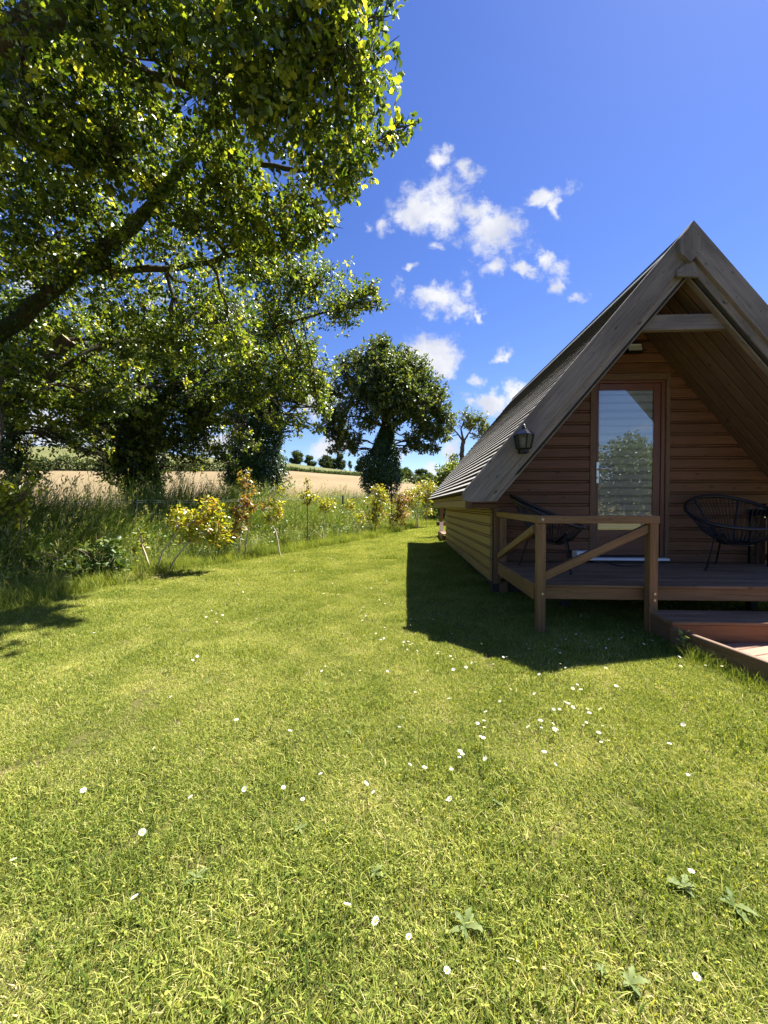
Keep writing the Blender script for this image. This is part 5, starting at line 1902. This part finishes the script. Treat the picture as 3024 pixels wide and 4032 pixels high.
# ------------------------------------------------------------------ small plants in the lawn
def straw():
    p = on_ground(500, 2285)
    n = 420
    a = RNG.uniform(0, 6.28, n)
    r = np.abs(RNG.normal(0, 1, n))
    P = np.column_stack([p.x + .22 * r * np.cos(a), p.y + .13 * r * np.sin(a), np.zeros(n)])
    P[:, 2] = ground_np(P[:, 0], P[:, 1]) + RNG.uniform(.03, .08, n)
    A = np.column_stack([RNG.normal(size=(n, 2)), RNG.normal(0, .25, n)])
    A[:, 0] *= 1.8
    shape = (np.array([(0, .02, 0), (0, -.02, 0), (1, 0, -.05)]), np.array([(0, 1, 2)]))
    o = obj('dry_clippings', leaves_mesh('dry_clippings', P, A, rnd_dirs(n) * .4 + np.array([0, 0, 1]), RNG.uniform(.06, .2, n), RNG.uniform(0, 1, n), shape, M_STRAW))
    tag(o, 'small scatter of pale dry clippings at the lawn edge', 'straw', kind='stuff')


straw()


def daisies():
    V, F, fm = [], [], []
    # stem
    v, f = tube_np([(0, 0, -.055), (.003, 0, -.02), (0, 0, 0)], .0011, 4)
    V += [tuple(a) for a in v]
    F += [list(q) for q in f]
    fm += [2] * len(f)
    n = 14
    for k in range(n):
        a = 2 * math.pi * k / n
        w = .20
        o = len(V)
        for r, da, z in ((.003, 0, 0), (.0075, -w, .0025), (.0115, -w * .5, .0035), (.0115, w * .5, .0035), (.0075, w, .0025)):
            V.append((r * math.cos(a + da), r * math.sin(a + da), z + .0008 * (k % 2)))
        F.append([o, o + 1, o + 2, o + 3, o + 4])
        fm.append(0)
    o = len(V)
    for k in range(8):
        a = 2 * math.pi * k / 8
        V.append((.0042 * math.cos(a), .0042 * math.sin(a), .0022))
    V.append((0, 0, .0048))
    for k in range(8):
        F.append([o + k, o + (k + 1) % 8, o + 8])
        fm.append(1)
    me = mesh_py('daisy', V, F, [M_PETAL, M_YELLOW, M_WEED], fm)
    spots = [(293, 3640), (751, 3647), (812, 3728), (884, 3780), (966, 3945), (1505, 3972), (1494, 3513)]  # in 1659-px units, rescaled below
    near = [(532, 3640), (1367, 3646), (1480, 3728), (1610, 3780), (1760, 3945), (2742, 3970), (2722, 3513), (560, 3351), (1192, 3216), (1772, 3228), (55, 3485), (820, 2727), (655, 2678), (758, 2640), (1268, 2678), (1280, 2660)]
    mid = [(50, 32), (190, 173), (58, 217), (135, 207), (187, 233), (165, 250), (317, 257), (311, 283), (372, 271), (357, 290), (337, 306), (402, 316), (468, 296), (547, 335), (537, 349), (621, 373), (653, 378), (636, 397), (637, 443), (760, 404), (783, 405), (722, 440),
           (823, 290), (964, 373), (987, 378), (899, 424), (1010, 596), (944, 682), (852, 754), (797, 831), (842, 843), (816, 925), (835, 942), (683, 1035), (697, 1052), (678, 1067), (849, 1066), (626, 1142), (1170, 628), (1200, 489), (1293, 733), (1333, 736), (1369, 685), (1389, 690), (1418, 716),
           (1207, 796), (1130, 847), (1214, 862), (1290, 848), (1308, 853), (1297, 881), (1417, 577), (1448, 556), (1472, 587), (1513, 738), (1527, 763), (1600, 745), (1506, 820), (1484, 848), (1588, 909), (1604, 948), (1650, 946), (1417, 996), (1304, 1096), (1233, 1031), (1635, 450), (1338, 411), (1372, 441),
           (1308, 355), (1335, 350), (429, 140), (359, 149), (631, 200), (1115, 280), (1129, 311), (1340, 258), (1373, 248), (1440, 211), (1472, 224), (1304, 307), (1320, 300), (1334, 321), (1233, 288), (1498, 266), (1472, 73), (1516, 90), (1472, 92), (1636, 310), (1540, 310), (209, 470), (470, 472), (30, 470), (450, 1130)]
    pts = near + [(1400 + a * .6028, 2400 + b * .6028) for a, b in mid]
    pts += [(2560 + a * .2797, 2350 + b * .2797) for a, b in ((125, 562), (25, 728), (410, 970), (775, 1110), (1012, 1132))]
    pts += [(2000 + a * .6172, 1900 + b * .6172) for a, b in ((829, 975), (883, 977), (804, 999), (728, 1050), (918, 1060), (731, 1008))]
    rnd = random.Random(4)
    for _ in range(95):
        pts.append((rnd.uniform(560, 1740), rnd.uniform(2110, 2480)))
    for _ in range(30):
        pts.append((rnd.uniform(300, 3000), rnd.uniform(2500, 3300)))
    first = None
    k = 0
    for a, b in pts:
        p = on_ground(a, b)
        if edge_offset(np.array([p.x]), np.array([p.y]))[0] > -.05 or in_cabin(np.array([p.x]), np.array([p.y]), .02)[0]:
            continue
        h = rnd.uniform(.045, .062)
        o = bpy.data.objects.new('daisy', me) if first is None else first.copy()
        first = first or o
        COL.objects.link(o)
        s = rnd.uniform(.55, .9)
        o.matrix_basis = Matrix.Translation((p.x, p.y, G(p.x, p.y) + h)) @ Matrix.Rotation(rnd.uniform(0, 6.28), 4, 'Z') @ Matrix.Rotation(R(rnd.uniform(0, 38)), 4, 'X') @ Matrix.Scale(s, 4)
        sh = p + SUN_DIR * ((1.2 - p.z) / SUN_DIR.z)
        if sh.x > .62 and 3.6 < sh.y < 9.1 or (p.y > 2.6 and p.x > .9 and p.x < 1.95 and p.y < 3.1):
            lab = 'small white daisy flower in the dark shadow the cabin casts on the lawn'
        elif p.y < 1.75:
            lab = 'white daisy flower standing alone in the near lawn at the photographer\'s feet'
        elif p.y < 3.6:
            lab = 'small white daisy flower in sunlit grass in front of the cabin\'s shadow'
        else:
            lab = 'tiny white daisy flower in the far sunlit lawn between shadow and fence'
        tag(o, lab, 'daisy', 'daisies in the lawn')
        k += 1


daisies()


def weeds():
    rnd = random.Random(21)
    spots = [(770, 3480, .10, 'light-green broad weed with upright leaves on the lower left lawn'), (1830, 3680, .14, 'largest pale weed rosette low in the middle of the lawn'), (2480, 3920, .12, 'pale broad weed at the bottom edge, right of centre'),
             (2890, 3590, .16, 'silvery toothed weed near the lower right corner'), (1180, 3290, .09, 'dark toothed weed rosette beside a lone daisy'), (1480, 3460, .09, 'grey-green weed rosette below the middle of the lawn'),
             (1960, 3190, .08, 'dark flat weed rosette right of the lawn centre'), (1380, 2900, .09, 'pale star-shaped weed rosette in the upper middle lawn'), (1580, 2840, .07, 'small dry-looking weed tuft above the lawn centre'),
             (2690, 3520, .12, 'grassy weed clump on the right lawn beside a daisy'), (2370, 3860, .06, 'small rounded weed near the bottom right daisies')]
    for (px, py, size, label) in spots:
        p = on_ground(px, py)
        n = rnd.randint(6, 13)
        V, F, T = [], [], []
        for i in range(n):
            a = 2 * math.pi * i / n + rnd.uniform(-.6, .6)
            L = size * rnd.uniform(.40, 1.15) * .34
            el = rnd.uniform(.05, .8)
            wd = L * rnd.uniform(.10, .20)
            o = len(V)
            dx, dy = math.cos(a), math.sin(a)
            m = 6
            for j in range(m + 1):
                t = j / m
                r = L * (t - .25 * t * t * el)
                z = .004 + L * el * (t - .75 * t * t) + .012
                w = wd * math.sin(math.pi * min(1, t * .92 + .06)) * (1.15 if j % 2 else .72)
                V += [(dx * r - dy * w, dy * r + dx * w, z + w * .25), (dx * r, dy * r, z), (dx * r + dy * w, dy * r - dx * w, z + w * .25)]
            for j in range(m):
                b = o + 3 * j
                F += [(b, b + 1, b + 4, b + 3), (b + 1, b + 2, b + 5, b + 4)]
            T += [rnd.uniform(.2, 1)] * (3 * (m + 1))
        me = mesh_np('lawn_weed', np.array(V), np.array(F), M_WEED, np.array(T), True)
        o = obj('lawn_weed', me, None, Matrix.Translation((p.x, p.y, G(p.x, p.y))))
        tag(o, label, 'weed')
    # leafy sprig by the walkway board
    p = on_ground(2690, 2580)
    P = np.array([[p.x + rnd.gauss(0, .035), p.y + rnd.gauss(0, .02), G(p.x, p.y) + rnd.uniform(.05, .16)] for _ in range(18)])
    o = obj('leafy_sprig', leaves_mesh('leafy_sprig', P, rnd_dirs(18) + np.array([0, 0, .5]), rnd_dirs(18) + np.array([0, 0, .7]), RNG.uniform(.025, .05, 18), RNG.uniform(.5, 1, 18), OVAL, M_WEED))
    tag(o, 'sunlit leafy sprig against the dark walkway side board', 'weed')


weeds()


# ------------------------------------------------------------------ behind the photographer: what the door glass mirrors
def behind():
    b = Vector((13.5, -14.5, 0))
    b.z = G(b.x, b.y)
    root = empty('garden_tree', b, label='round leafy tree mirrored in the door glass', cat='tree')
    obj('trunk', Tubes().add([b, b + Vector((0, 0, 1.6)), b + Vector((.1, 0, 3))], [.2, .16, .1], 8).mesh('trunk', M_BARK), root)
    bl = [((b.x + dx, b.y + dy, b.z + z), (r, r, r * .9)) for dx, dy, z, r in ((0, 0, 4.3, 1.1), (1.1, 0, 3.8, 1.1), (-1.1, .3, 3.7, 1.1), (0, .8, 3.2, 1.3), (.7, -.5, 2.6, 1.2), (-.9, 0, 2.5, 1.2), (1.4, .5, 2.2, 1.0), (-1.5, 0, 1.7, .9), (0, 0, 1.6, 1.1), (1.2, 0, 1.4, 1.0))]
    P, D = blob_clusters(bl, 70, -.5, 2, 8)
    foliage_part(root, cluster_leaves('crown', P, D, M_MID, DIAMOND, .16, 6, .5))
    for (x0, y0, x1, y1, lab, h) in ((2, -16, 22, -13, 'clipped garden hedge mirrored low in the door glass', 1.9),):
        n = 7000
        t = RNG.uniform(0, 1, n)
        P = np.column_stack([x0 + (x1 - x0) * t, y0 + (y1 - y0) * t + RNG.uniform(-.5, .5, n), RNG.uniform(0, h, n)])
        P[:, 2] += ground_np(P[:, 0], P[:, 1])
        root = empty('garden_hedge', ((x0 + x1) / 2, (y0 + y1) / 2, 0), label=lab, cat='hedge')
        foliage_part(root, leaves_mesh('foliage', P, rnd_dirs(n), rnd_dirs(n) + np.array([0, 0, .6]), RNG.uniform(.12, .25, n), np.clip(RNG.normal(.5, .2, n), 0, 1), DIAMOND, M_MID), 'foliage')


behind()
